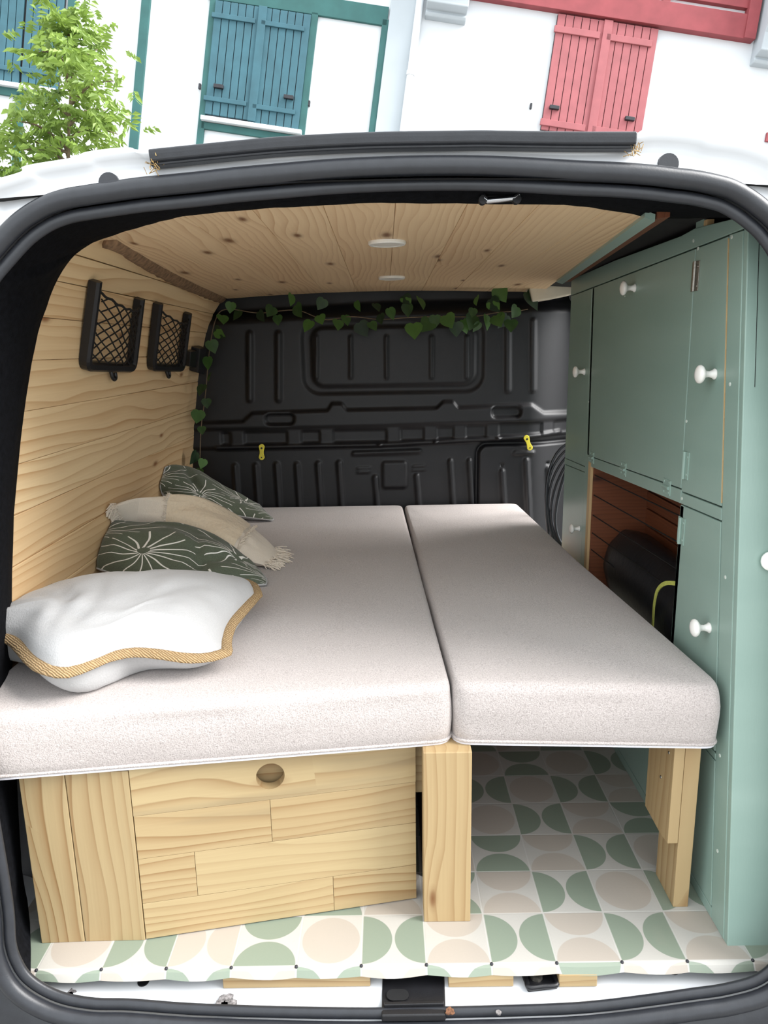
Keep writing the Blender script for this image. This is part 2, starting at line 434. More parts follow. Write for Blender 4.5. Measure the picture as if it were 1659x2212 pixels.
# ------------------------------------------------------------------ van shell: profiles
YB = 1.49                                          # bulkhead
WZ = [-0.05, 0.3, 0.56, 0.8, 0.95, 1.05, 1.09, 1.115]; WX = [-0.665, -0.63, -0.60, -0.567, -0.535, -0.50, -0.47, -0.42]
def xw(z): return interp(z, WZ, WX)                # left wall
def zc(x, y): return 1.131 - 0.016 * y - 0.06 * (x - 0.05) ** 2     # ceiling
def onwall(px, py):
    d = ray(px, py); lo, hi = 0.05, 4.0
    for _ in range(50):
        t = (lo + hi) / 2; P = CAM + t * d
        if P[0] > xw(P[2]): lo = t
        else: hi = t
    return Vector(CAM + lo * d)
def onceil(px, py):
    d = ray(px, py); lo, hi = 0.05, 6.0
    for _ in range(50):
        t = (lo + hi) / 2; P = CAM + t * d
        if P[2] < zc(P[0], P[1]): lo = t
        else: hi = t
    return Vector(CAM + lo * d)
# rear edge of the wood on the left wall (y as a function of z) and on the ceiling (y as a function of x)
_we = [onwall(*q) for q in ((20, 1260), (22, 1130), (40, 950), (60, 800), (85, 690), (115, 610), (150, 555), (190, 527))]
WEZ = [p.z for p in _we]; WEY = [p.y for p in _we]
def ywe(z): return interp(z, WEZ, WEY)
_ce = [onceil(*q) for q in ((212, 515), (300, 487), (400, 462), (600, 445), (840, 434), (1050, 438), (1230, 439), (1330, 453), (1440, 470))]
CEX = [p.x for p in _ce]; CEY = [p.y for p in _ce]
def yce(x): return interp(x, CEX, CEY)

# --- left wall: backing and pine planks
wl = MB()
rows = []
for z in sorted(list(np.linspace(-0.05, 1.113, 24)) + WZ[1:-1]):
    rows.append([(xw(z) - 0.014, y, z + (0.008 if z > 1.04 else 0)) for y in (0.24, 0.7, 1.1, YB + 0.03)])
wl.grid(rows)
wall_left = tag(wl.build('wall_left', M['dark']), 'left van wall clad in pale pine planks', kind='structure')
zt = 1.112; edges = [0.30, 0.385, 0.475, 0.565, 0.655, 0.742, 0.83, 0.915, 0.985, 1.045, 1.088, zt]
for k, (a, b) in enumerate(zip(edges, edges[1:])):
    a += 0.0005; b -= 0.0005
    n = Vector((xw(b) - xw(a), 0, b - a)); nrm = Vector((n.z, 0, -n.x)).normalized()   # into the room
    mb = MB()
    ys0, ys1 = ywe(a), ywe(b)
    A = []; B = []
    rows_f = []; rows_b = []
    N = 10
    for i in range(N + 1):
        t = i / N
        ya = lerp(ys0, YB + 0.02, t); yb = lerp(ys1, YB + 0.02, t)
        j = 0.0012 * math.sin(5 * t + k)
        pa = Vector((xw(a), ya, a)) + nrm * j; pb = Vector((xw(b), yb, b)) + nrm * j
        rows_f.append([pa - nrm * 0.009, pa - nrm * 0.0006, pa + (pb - pa).normalized() * 0.0014, pb - (pb - pa).normalized() * 0.0014, pb - nrm * 0.0006, pb - nrm * 0.009])
    mb.grid(rows_f)
    mb.f += [(5, 4, 3, 2, 1, 0), tuple(N * 6 + q for q in range(6))] + [(i * 6 + 5, i * 6, (i + 1) * 6, (i + 1) * 6 + 5) for i in range(N)]
    mb.build('plank', M['wall_wood'], wall_left, grain=(1, 2, 0))

# --- ceiling: backing and planks running to the front of the van
cl = MB(); rows = []
for y in np.linspace(0.1, YB + 0.03, 8): rows.append([(x, y, zc(x, y) + 0.012) for x in np.linspace(-0.47, 0.74, 20)])
cl.grid(rows)
ceiling = tag(cl.build('ceiling', M['dark']), 'ceiling of narrow pine planks with knots', kind='structure')
xe = [-0.455] + [-0.43 + 0.108 * i for i in range(1, 9)] + [0.475]
xe = [-0.455, -0.35, -0.245, -0.14, -0.035, 0.07, 0.175, 0.28, 0.385, 0.485]
def xright(y): return lerp(0.452, 0.535, (y - 0.25) / 0.95)
for k, (a, b) in enumerate(zip(xe, xe[1:])):
    mb = MB(); rows = []; N = 12
    for i in range(N + 1):
        t = i / N; r = []
        for q, (xx, dz) in enumerate(((a + .0003, .009), (a + .0003, .0007), (a + .001, 0), ((a + b) / 2, -0.0004), (b - .001, 0), (b - .0003, .0007), (b - .0003, .009))):
            y = lerp(yce(xx), YB + 0.02, t)
            x2 = xx
            if k == len(xe) - 2 and q >= 3: x2 = lerp(xx, xright(y) - (0 if q >= 4 else 0.03), 1.0 if q >= 4 else 0.6)
            r.append((x2, y, zc(xx, y) + dz))
        rows.append(r)
    mb.grid(rows)
    mb.f += [tuple(range(7)), tuple(N * 7 + q for q in range(6, -1, -1))] + [(i * 7, i * 7 + 6, (i + 1) * 7 + 6, (i + 1) * 7) for i in range(N)]
    mb.build('plank', M['ceil_wood'], ceiling, grain=(1, 0, 2))

# --- brown wool strip hiding the joint of wall and ceiling
path = [onwall(222, 517) + V(.012, 0, -.002), onwall(262, 535) + V(.008, 0, 0), onwall(330, 578) + V(.006, 0, 0), onwall(400, 615) + V(.006, 0, 0), V(-0.463, YB, 1.088)]
path = resample(catmull(path, 8), 40)
prof = [(0.017 * math.cos(a) , 0.0075 * math.sin(a)) for a in np.linspace(0, 2 * math.pi, 10, endpoint=False)]
st = MB(); st.sweep(path, prof, V(0.65, 0, -0.75), scale=[1 + 0.22 * noise.noise(p * 28) for p in path])
tag(st.build('trim_1', M['brown_felt'], smooth=True), 'fuzzy brown wool strip between the left wall and the ceiling', kind='structure')

# --- right wall; the side door beyond the cabinet stands open
rw = MB()
XR = 0.735
rw.box(XR, XR + 0.02, 0.05, 1.17, -0.05, 1.13)
rw.box(XR, XR + 0.02, 1.17, YB + 0.05, -0.05, -0.005)
rw.box(XR, XR + 0.02, 1.17, YB + 0.05, 1.08, 1.13)
wall_right = tag(rw.build('wall_right', M['dark']), 'dark right side of the van behind the green cabinet', kind='structure')

# --- bulkhead: pressed sheet with ribs, beads and recesses
def bk(px, py):
    p = oy(px, py, YB); return (p.x, p.z)
nx, nz = 291, 236
gx = np.linspace(-0.68, 0.77, nx); gz = np.linspace(0.0, 1.175, nz)
X, Z = np.meshgrid(gx, gz)
def sst(a, b, x):
    t = np.clip((x - a) / (b - a), 0, 1); return t * t * (3 - 2 * t)
def seg(a, b):
    ax, az = a; bx, bz = b; dx, dz = bx - ax, bz - az
    t = np.clip(((X - ax) * dx + (Z - az) * dz) / (dx * dx + dz * dz + 1e-12), 0, 1)
    return np.hypot(X - ax - t * dx, Z - az - t * dz)
def bump(d, r, h): return h * (1 - sst(r * 0.35, r, d))
def rrect(p0, p1, r):
    cx, cz = (p0[0] + p1[0]) / 2, (p0[1] + p1[1]) / 2; hx, hz = abs(p1[0] - p0[0]) / 2, abs(p1[1] - p0[1]) / 2
    qx = np.abs(X - cx) - hx + r; qz = np.abs(Z - cz) - hz + r
    return np.hypot(np.maximum(qx, 0), np.maximum(qz, 0)) + np.minimum(np.maximum(qx, qz), 0) - r
Hh = np.zeros_like(X)
for x, y0, y1 in ((540, 722, 862), (602, 722, 862), (1097, 700, 842), (1152, 695, 842)):
    Hh += bump(seg(bk(x, y0), bk(x, y1)), 0.013, 0.009)
d = rrect(bk(648, 690), bk(1046, 848), 0.06); Hh += -0.010 * (1 - sst(-0.012, 0.004, d))
d = rrect(bk(668, 705), bk(1030, 833), 0.045); Hh += 0.010 * (1 - sst(-0.012, 0.002, d))
for x in (684, 758, 835, 932, 1008): Hh += bump(seg(bk(x, 728), bk(x, 815)), 0.008, 0.006)
# stepped beam
top = [bk(*q) for q in ((380, 912), (525, 907), (545, 889), (708, 883), (717, 868), (738, 868), (749, 882), (943, 878), (957, 864), (979, 864), (989, 877), (1148, 870), (1176, 889), (1260, 890))]
ztop = np.interp(X, [p[0] for p in top], [p[1] for p in top])
bot = [bk(*q) for q in ((380, 928), (820, 918), (1260, 905))]
zbot = np.interp(X, [p[0] for p in bot], [p[1] for p in bot])
Hh *= 0.8
Hh += 0.012 * (1 - sst(-0.012, 0.002, Z - ztop)) 
low = [bk(*q) for q in ((380, 970), (820, 962), (1260, 938))]
zlow = np.interp(X, [p[0] for p in low], [p[1] for p in low])
Hh -= 0.006 * (1 - sst(-0.006, 0.002, Z - zbot))
for q0, q1 in (((573, 893), (637, 917)), ((1061, 878), (1125, 902))):
    Hh -= 0.016 * (1 - sst(-0.006, 0.003, rrect(bk(*q0), bk(*q1), 0.016)))
for x0, x1 in ((478, 500), (527, 622), (650, 692), (719, 836), (864, 916), (944, 980), (1006, 1050), (1077, 1172), (1200, 1260)):
    yy = lambda x: np.interp(x, [480, 820, 1210], [947, 940, 924])
    p0 = bk(x0, yy((x0 + x1) / 2) - 13); p1 = bk(x1, yy((x0 + x1) / 2) + 13)
    Hh -= 0.007 * (1 - sst(-0.004, 0.002, rrect(p0, p1, 0.004)))
# ledge and lower panel
Hh -= 0.012 * (1 - sst(-0.006, 0.002, Z - zlow))
lp = [bk(*q) for q in ((470, 968), (820, 961), (940, 955), (1075, 948), (1215, 935))]
for a, b in zip(lp, lp[1:]): Hh = np.maximum(Hh, bump(seg(a, b), 0.009, 0.014) - 0.0) if False else Hh + bump(seg(a, b), 0.009, 0.010)
for x, y0 in ((507, 1007), (552, 1006), (597, 1004), (641, 1004), (687, 1002), (732, 1000), (810, 1032), (900, 1028), (973, 996), (1014, 996)):
    Hh += bump(seg(bk(x, y0), bk(x + 10, 1150)), 0.011, 0.009)
Hh += 0.008 * (1 - sst(-0.008, 0.002, rrect(bk(824, 996), bk(880, 1056), 0.012)))
Hh += bump(seg(bk(765, 980), bk(905, 975)), 0.010, 0.008)
for x, y in ((787, 1012), (787, 1020), (906, 1008), (906, 1016)): Hh += bump(seg(bk(x - 13, y), bk(x + 10, y - 1)), 0.005, 0.005)
d = rrect(bk(1034, 962), bk(1330, 1200), 0.03); Hh += 0.010 * (1 - sst(-0.004, 0.006, d)); 
Hh -= bump(np.abs(d - 0.004), 0.008, 0.010)
for x, y0 in ((1084, 1018), (1136, 994), (1188, 1014)): Hh += bump(seg(bk(x, y0), bk(x + 8, 1150)), 0.012, 0.009)
Hh += bump(seg(bk(1112, 978), bk(1150, 978)), 0.010, 0.007)
for x, y in ((1084, 1004), (1186, 1002)): Hh -= bump(seg(bk(x, y), bk(x + .1, y)), 0.006, 0.012)
# the top folds back under the roof and the right edge turns away towards the side door
ztf = [bk(*q)[1] for q in ((460, 690), (830, 668), (1220, 660))]; xtf = [bk(460, 690)[0], bk(830, 668)[0], bk(1220, 660)[0]]
Hh -= 0.05 * sst(-0.02, 0.03, Z - np.interp(X, xtf, ztf))
Hh -= 0.10 * sst(0.52, 0.76, X)
bmv = [(float(X[i, j]), float(YB - Hh[i, j]), float(Z[i, j])) for i in range(nz) for j in range(nx)]
bb = MB(); bb.add(bmv, [(i * nx + j, i * nx + j + 1, (i + 1) * nx + j + 1, (i + 1) * nx + j) for i in range(nz - 1) for j in range(nx - 1)])
wall_back = tag(bb.build('wall_back', M['bulkhead'], smooth=True, flip=False), 'ribbed black bulkhead at the far end of the van', kind='structure')
for (x, y, tilt, lb) in ((565, 976, -3, 'left yellow plastic tab on the black bulkhead'), (1141, 956, 20, 'right yellow plastic tab on the black bulkhead, tilted')):
    p = oy(x, y, YB - 0.024); t = MB(); n = 14; out = []
    for k in range(n):
        a = math.pi * k / (n - 1); out.append((0.0095 * math.cos(a), 0.016 + 0.0095 * math.sin(a)))
    for k in range(n):
        a = math.pi + math.pi * k / (n - 1); out.append((0.0095 * math.cos(a), -0.018 + 0.0095 * math.sin(a)))
    out = [(u * (0.72 if abs(v) < 0.012 else 1), v) for u, v in out[:n]] + [(-0.0065, 0.002), (-0.0065, -0.006)] + out[n:] + [(0.0065, -0.006), (0.0065, 0.002)]
    ca, sa = math.cos(math.radians(tilt)), math.sin(math.radians(tilt))
    t.prism([(p.x + u * ca - v * sa * -1 * -1, p.y, p.z + u * sa + v * ca) for u, v in out], (0, 0.006, 0))
    e = thing('latch_tab', lb, 'latch')
    t.build('tab', M['yellow'], e, bevel=0.0012)
    for v, r in ((0.012, 0.0035), (-0.019, 0.0022)):
        h = MB(); c = V(p.x - v * sa, p.y - 0.0008, p.z + v * ca); h.lathe([(0, r), (0.02, r)], c, (0, 1, 0), 10); h.build('rivet', M['black_plastic'], e)

# --- white corner panel at the far right under the ceiling
cpn = MB()
cpn.prism([oy(1143, 617, 1.40), oy(1240, 588, 1.40), oy(1238, 636, 1.40), oy(1195, 645, 1.40), oy(1150, 652, 1.40)], (0, 0.08, 0))
tag(cpn.build('trim_2', M['cream'], bevel=0.004), 'cream corner panel under the ceiling beside the cabinet', kind='structure')

# --- battens between ceiling and cabinet top on the right
def strip(name, xa, za, xb, zb, mat, label, y0=0.24, y1=1.16, th=0.01, grain=(1, 0, 2)):
    s = MB()
    q = [(xright(y0) + xa, y0, zc(.5, y0) + za), (xright(y0) + xb, y0, zc(.5, y0) + zb), (xright(y1) + xb, y1, zc(.5, y1) + zb), (xright(y1) + xa, y1, zc(.5, y1) + za)]
    s.prism(q, (0, 0, th))
    return tag(s.build(name, mat, grain=grain), label, kind='structure')
strip('trim_3', -0.004, -0.004, 0.012, -0.010, M['green'], 'green painted batten along the right edge of the ceiling')
strip('trim_4', 0.014, -0.006, 0.034, -0.004, M['niche_wood'], 'brown wooden batten beside the green batten of the ceiling')

# ------------------------------------------------------------------ floor: one sheet of printed vinyl
TT = {}
for i, c in zip(range(-9, 5), 'HCHHVCHVHVHVHV'): TT[(i, -2)] = c
for i, c in zip(range(-1, 4), 'VHCHV'): TT[(i, -1)] = c
for i, c in zip(range(-1, 4), 'VVHCH'): TT[(i, 0)] = c
for i, c in zip(range(-1, 4), 'CHVVC'): TT[(i, 1)] = c
for i, c in zip(range(-1, 4), 'HCHVH'): TT[(i, 2)] = c
for i, c in zip(range(-1, 4), 'CVCHV'): TT[(i, 3)] = c
for i in range(-9, 5): TT[(i, -3)] = 'V' if i == 0 else 'H'
rnd = random.Random(3)
fv = []; ff = []; fuv = []; ft = []; fc = []
def tile(i, j, quad, uvs):
    o = len(fv); fv.extend(quad); ff.append((o, o + 1, o + 2, o + 3)); fuv.append(uvs)
    ft.append({'H': 0., 'V': 1., 'C': 2.}[TT.get((i, j)) or rnd.choice('HVC' if (i + j) % 2 == 0 else 'HV')]); fc.append(1.0 if (i + j) % 2 else 0.0)
for i in range(-10, 5):
    x0, x1 = (i + 3) * .1, (i + 4) * .1
    for j in range(-2, 13):
        y0, y1 = (j + 2.1) * .1, (j + 3.1) * .1
        if i in (-10, 4) and j < 1: continue
        tile(i, j, [(x0, y0, 0), (x1, y0, 0), (x1, y1, 0), (x0, y1, 0)], [(0, 0), (1, 0), (1, 1), (0, 1)])
    if i in (-10, 4): continue
    N = 8; sag = lambda t: 0.011 + 0.0022 * math.sin(math.pi * t) + 0.001 * math.sin(7 * (x0 + t * .1) * 6)
    for s in range(N):
        ta, tb = s / N, (s + 1) / N
        xa, xb = lerp(x0, x1, ta), lerp(x0, x1, tb); y0 = 0.01
        dy = lambda t: 0.010 + 0.002 * math.sin(math.pi * t)
        for (qa, qb, za, zb) in ((0, .5, 0, .28), (.5, 1, .28, 1)):
            tile(i, -3, [(xa, y0 - dy(ta) * qb, -sag(ta) * zb), (xb, y0 - dy(tb) * qb, -sag(tb) * zb), (xb, y0 - dy(tb) * qa, -sag(tb) * za), (xa, y0 - dy(ta) * qa, -sag(ta) * za)],
                 [(ta, 1 - .2 * qb), (tb, 1 - .2 * qb), (tb, 1 - .2 * qa), (ta, 1 - .2 * qa)])
me = bpy.data.meshes.new('floor'); me.from_pydata(fv, [], ff)
uvl = me.uv_layers.new(name='UVMap'); uvl.data.foreach_set('uv', [c for q in fuv for p in q for c in p])
a = me.attributes.new('tt', 'FLOAT', 'FACE'); a.data.foreach_set('value', ft)
a = me.attributes.new('tc', 'FLOAT', 'FACE'); a.data.foreach_set('value', fc)
me.materials.append(M['vinyl'])
floor = bpy.data.objects.new('floor', me); COL.objects.link(floor)
tag(floor, 'vinyl floor sheet printed with sage and beige half circles', kind='structure')
ub = MB(); ub.box(-0.70, 0.75, 0.03, YB + 0.05, -0.03, -0.004); ub.build('underlay', M['dark'], floor)
tk = None
for i in range(-8, 4):
    t = MB(); t.lathe([(0, 0.0028), (0.0012, 0.0022), (0.002, 0.0008)], ((i + 3) * .1, 0.009, -0.0004), (0, -0.6, 0.8), 8); t.build('tack', M['iron'], floor)
for x0, x1 in ((484, 800), (968, 1108), (1205, 1288)):
    a, b = oz(x0, 2110, -0.022), oz(x1, 2110, -0.022)
    t = MB(); yf = min(a.y, b.y) - 0.006
    t.box(a.x, b.x, yf, 0.05, -0.034, -0.012); t.build('batten', M['leg_wood'], floor, grain=(0, 2, 1), bevel=0.0012)

# ------------------------------------------------------------------ the van body around the opening
van = thing('van', 'white van body framing the open rear with black rubber seal', 'van')
pairs = [((829, 2222), (829, 2300)), ((640, 2220), (640, 2300)), ((420, 2213), (420, 2300)), ((280, 2203), (250, 2290)), ((200, 2201), (150, 2280)), ((130, 2189), (50, 2265)), ((75, 2166), (-20, 2240)), ((32, 2134), (-80, 2200)),
         ((6, 2095), (-110, 2130)), ((-10, 2045), (-140, 2060)), ((-18, 1950), (-160, 1950)), ((-60, 1700), (-210, 1700)), ((-125, 1300), (-260, 1300)), ((-140, 1000), (-270, 980)), ((-125, 800), (-260, 740)),
         ((-90, 660), (-225, 600)), ((-50, 590), (-185, 490)), ((-8, 538), (-130, 425)), ((40, 487), (-60, 398)), ((90, 453), (0, 384)), ((140, 434), (46, 370)), ((190, 425), (54, 358)), ((250, 416), (160, 340)), ((300, 409), (182, 329)), ((340, 405), (240, 321)),
         ((380, 401), (275, 320)), ((430, 396), (303, 325)), ((500, 388), (440, 322)), ((600, 379), (580, 313)), ((720, 369), (715, 305)), ((850, 363), (850, 300)), ((980, 361), (980, 298)), ((1100, 364), (1100, 299)), ((1240, 372), (1260, 300)), ((1330, 376), (1368, 292)),
         ((1400, 381), (1405, 278)), ((1450, 387), (1470, 278)), ((1500, 393), (1508, 285)), ((1540, 401), (1530, 294)), ((1575, 411), (1600, 302)), ((1610, 430), (1645, 312)), ((1640, 452), (1690, 330)), ((1675, 485), (1760, 370)), ((1710, 540), (1810, 440)), ((1740, 640), (1850, 560)), ((1770, 800), (1890, 740)),
         ((1790, 1000), (1920, 980)), ((1795, 1300), (1930, 1300)), ((1790, 1600), (1920, 1620)), ((1780, 1850), (1900, 1880)), ((1755, 2000), (1880, 2040)), ((1715, 2090), (1850, 2150)), ((1659, 2143), (1800, 2230)), ((1580, 2168), (1700, 2270)), ((1500, 2180), (1560, 2285)), ((1400, 2194), (1420, 2295)), ((1300, 2206), (1300, 2300)), ((1200, 2213), (1200, 2300)), ((1000, 2219), (1000, 2300))]
sp_ = catmull([opl(*a) for a, b in pairs], 5, True)
op_ = catmull([opl(*b) for a, b in pairs], 5, True)
nS = len(sp_)
cen = sum(sp_, Vector()) / nS
def outward(i):
    t = (sp_[(i + 1) % nS] - sp_[(i - 1) % nS]).normalized()
    n = Vector((0, 1, OPK)).normalized()
    o = t.cross(Vector((0, 1, -OPK)).normalized())
    if o.dot(sp_[i] - cen) < 0: o = -o
    return o.normalized()
outs = [outward(i) for i in range(nS)]
# painted frame: from under the seal out to the roof edge, then back along the skin
rows = []
fr = MB()
for i in range(nS):
    s, o = sp_[i], op_[i]
    d = o - s
    r = [s - outs[i] * 0.004 + V(0, 0.03, 0), s - outs[i] * 0.004 + V(0, 0.006, 0), s + outs[i] * 0.012 + V(0, 0.002, 0)]
    for t, dy in ((0.35, 0.004), (0.55, 0.012), (0.75, 0.004), (0.9, -0.002), (1.0, 0.0)):
        r.append(s + d * t + V(0, dy, 0))
    r.append(o + outs[i] * 0.004 + V(0, 0.012, 0))
    r.append(o + outs[i] * 0.001 + V(0, 0.06, 0))
    rows.append(r)
rows.append(rows[0])
fr.grid(rows)
frame = fr.build('rear_frame', M['white_paint'], van, smooth=True)
# outer skin: roof and sides running forward
sk = MB(); rows = []
for i in range(nS):
    o = op_[i]
    if o.z < -0.03: continue
    rows.append([o + V(0, 0.05, -0.001 if o.z > .9 else 0), Vector((o.x * 1.02, 0.6, o.z - 0.002)), Vector((o.x * 1.025, 1.17, o.z - 0.005)), Vector((o.x * 1.03, YB + 0.05, o.z - 0.006)), Vector((o.x * 0.98, 2.1, o.z - 0.06 if o.z > .9 else o.z))])
# order the rows so that the strip starts at the open bottom
ks = [i for i in range(nS) if op_[i].z >= -0.03]
br = next((q for q in range(len(ks) - 1) if ks[q + 1] != ks[q] + 1), None)
if br is not None: rows = rows[br + 1:] + rows[:br + 1]
sk.grid(rows)
sk.f = [q for q in sk.f if not (all(sk.v[i][0] > 0.5 and -0.04 < sk.v[i][2] < 1.09 and 1.1 < sk.v[i][1] < YB + 0.1 for i in q))]
sk.build('body_skin', M['white_paint'], van, smooth=True)
# rubber seal: a fat bulb and a thin inner lip
prof = [(0.0125 * math.cos(a), 0.011 * math.sin(a)) for a in np.linspace(0, 2 * math.pi, 14, endpoint=False)]
nrm = V(0, -1, OPK).normalized()
se = MB(); se.sweep([p + nrm * 0.004 for p in sp_], prof, nrm, closed=True)
seal = se.build('door_seal', M['rubber'], van, smooth=True)
prof = [(0.0085 * math.cos(a), 0.006 * math.sin(a)) for a in np.linspace(0, 2 * math.pi, 10, endpoint=False)]
li = MB(); li.sweep([p - outs[i] * 0.0195 - nrm * 0.006 for i, p in enumerate(sp_)], prof, nrm, closed=True); li.build('seal_lip', M['rubber'], seal, smooth=True)
wp = MB(); wp.sweep([p + outs[i] * 0.0135 + nrm * 0.001 for i, p in enumerate(sp_)], [(0.0014 * math.cos(a), 0.003 * math.sin(a)) for a in np.linspace(0, 2 * math.pi, 6, endpoint=False)], nrm, closed=True); wp.build('seal_edge', M['rubber'], seal, smooth=True)
ow = MB(); idx = [i for i in range(nS) if sp_[i].z < 0.25]
lowpts = [i for i in range(nS)]
prof = [(0.034 * math.cos(a), 0.010 * math.sin(a)) for a in np.linspace(0, 2 * math.pi, 10, endpoint=False)]
seq = sorted([i for i in range(nS) if sp_[i].z < 0.12], key=lambda i: (i - nS // 2) % nS)
ow.sweep([sp_[i] + outs[i] * 0.040 - nrm * 0.001 for i in seq], prof, nrm); ow.build('lower_weatherstrip', M['rubber'], van, smooth=True)
# felt lining from the seal in to the edge of the wood
inner_keys = {}
ip = []
for i in range(nS):
    s = sp_[i]
    if s.z > 1.03 and -0.40 < s.x < 0.47:                       # header
        x = lerp(-0.42, 0.455, (s.x + 0.40) / 0.87); y = yce(x) + 0.006; ip.append(V(x, y, zc(x, y) - 0.001))
    elif s.x < 0:
        if s.z < 0.0: ip.append(None)
        else:
            z = min(1.106, lerp(-0.02, 1.105, s.z / 1.04)); y = ywe(max(z, 0.54)) + 0.004; ip.append(V(xw(z) + 0.002, y, z))
    else:
        if s.z < 0.05: ip.append(None)
        else:
            z = lerp(0.0, 1.06, (s.z - 0.05) / 0.99) if s.z < 1.03 else 1.118; ip.append(V(lerp(0.72, 0.66, smooth(0.85, 1.03, s.z)) if s.z < 1.03 else lerp(0.455, 0.66, max(0, min(1, (s.x - 0.47) / 0.13))), 0.30, z + (0.055 * smooth(0.85, 1.03, s.z) if s.z < 1.03 else 0)))
fl = MB(); seq = [i for i in range(nS) if ip[i] is not None]
br = next((q for q in range(len(seq) - 1) if seq[q + 1] != seq[q] + 1), None)
if br is not None: seq = seq[br + 1:] + seq[:br + 1]
inn = [ip[i] for i in seq]
for _ in range(3):
    inn = [inn[0]] + [(inn[q - 1] + inn[q] * 2 + inn[q + 1]) / 4 for q in range(1, len(inn) - 1)] + [inn[-1]]
rows = []
for q, i in enumerate(seq):
    a = sp_[i] - outs[i] * 0.012 + V(0, 0.012, 0); b = inn[q]
    r = []
    for t in (0, 0.2, 0.4, 0.6, 0.8, 1.0):
        p = a.lerp(b, t) - outs[i] * 0.014 * math.sin(math.pi * t) * (0.35 if sp_[i].z > 1.03 else 1.0) * (1 if sp_[i].x < 0.45 else 0.0)
        p = p + outs[i] * 0.0012 * noise.noise(p * 40)
        r.append(p)
    r.append(b + outs[i] * 0.012)
    rows.append(r)
fl.grid(rows); fl.build('felt_lining', M['felt'], van, smooth=True)
# black strip along the rear edge of the roof
cp = catmull([opl(x, y, -0.012) for x, y in ((322, 329), (420, 319), (500, 311), (600, 302), (720, 295), (830, 291), (960, 289), (1040, 288), (1100, 289), (1240, 291), (1375, 291))], 6)
rs = MB(); rs.sweep(cp, [(0.004, 0.004), (0.012, 0.002), (0.0135, -0.004), (0.0135, -0.02), (-0.004, -0.02), (-0.004, 0.0), (-0.002, 0.005)][::1], nrm)
rs.v = rs.v
roof_strip = rs.build('roof_strip', M['rubber'], van, smooth=False, bevel=0.002)
rl = MB(); rl.sweep([p - V(0, 0, 0.0115) + V(0, 0.004, 0) for p in cp], [(0.005, 0.003), (0.005, -0.012), (-0.005, -0.012), (-0.005, 0.003)], nrm); rl.build('strip_flange', M['rubber'], roof_strip, bevel=0.0015)
for x, y in ((328, 350), (1372, 318)):
    c = opl(x, y, -0.012)
    for k in range(26):
        pass
    db = MB()
    for k in range(30):
        a = c + V(random.gauss(0, .006), random.uniform(-.004, 0.008), random.gauss(-.002, .005)); b = a + V(random.gauss(0, .005), random.gauss(0, .002), random.gauss(0, .005))
        db.tube([a, b], 0.0005, 4)
    o = db.build('debris', M['brass'], van); o['kind'] = 'stuff'
for x, y in ((238, 398), (1441, 357)):
    c = opl(x, y, 0.006); t = MB(); t.lathe([(-0.006, 0.0135), (-0.001, 0.0142), (0.004, 0.0142)], c, -nrm, 20); t.build('plug', M['rubber'], van)
# sill: painted step inside the lower seal
si = MB(); rows = []
for x in np.linspace(-0.62, 0.72, 40):
    e = max(0, (abs(x - 0.06) - 0.48)) * 1.0
    up = 1.3 * e * e
    rows.append([(x, -0.052, -0.085 + up), (x, -0.045, -0.064 + up), (x, -0.035, -0.052 + up), (x, -0.015, -0.040 + up), (x, 0.0, -0.035 + up), (x, 0.06, -0.032 + up), (x, 0.2, -0.031 + up)])
si.grid(rows); sill = si.build('sill', M['white_paint'], van, smooth=True)
# black cover plate on the sill
def sz(px, py): return oz(px, py, -0.036)
t = MB(); a, b, c, d = sz(826, 2108), sz(960, 2104), sz(963, 2192), sz(824, 2194)
up = V(0, 0, 0.004)
t.prism([a + up, b + up, c + up + V(0, 0, -.004), d + up + V(0, 0, -.004)], (0, 0, -0.012))
plate = t.build('sill_cover_plate', M['black_plastic'], van, bevel=0.002)
t = MB(); t.sweep([sz(830, 2174) + up, sz(958, 2171) + up], [(0.003, 0.002), (-0.003, 0.002), (-0.003, -0.003), (0.003, -0.003)], V(0, 0, 1)); t.build('ridge', M['black_plastic'], plate, bevel=0.001)
t = MB(); c = sz(859, 2154) + V(0, 0, 0.0035); t.prism([c + V(0.011 * math.cos(a) + (0.006 if math.cos(a) > 0 else -0.006), 0.010 * math.sin(a), 0) for a in np.linspace(0, 2 * math.pi, 18, endpoint=False)], (0, 0, 0.0012)); t.build('slot', M['dark'], plate)
# lower latch: plate, bar and bolt
lat = MB(); q = [sz(1122, 2100), sz(1196, 2096), sz(1205, 2136), sz(1140, 2142)]
lat.prism([p + V(0, 0, 0.006) for p in q], (0, 0, -0.01)); latch = lat.build('floor_latch', M['black_plastic'], van, bevel=0.002)
t = MB(); a, b = sz(1143, 2141) + V(0, 0, 0.007), sz(1201, 2136) + V(0, 0, 0.007); e1 = sz(1190, 2100) + V(0, 0, 0.009)
t.tube(catmull([sz(1130, 2108) + V(0, 0, .008), a + V(-.002, .012, 0), a, a.lerp(b, .5), b, b + V(0.002, .012, 0.001), e1], 5), 0.004, 10); t.build('striker_bar', M['black_plastic'], latch, smooth=True)
t = MB(); t.lathe([(0, 0.010), (0.003, 0.0095), (0.004, 0.006)], sz(1158, 2117) + V(0, 0, 0.006), (0, 0, 1), 14); t.build('bolt', M['steel'], latch)
t = MB(); t.lathe([(0, 0.011), (0.002, 0.011)], sz(1452, 2096) + V(0, 0, 0.001), (0, 0, 1), 16); t.build('plug', M['black_plastic'], van)
t = MB(); t.lathe([(0, 0.009), (0.002, 0.009)], sz(310, 2123) + V(0, 0, 0.001), (0, 0, 1), 16); t.build('plug', M['black_plastic'], van)
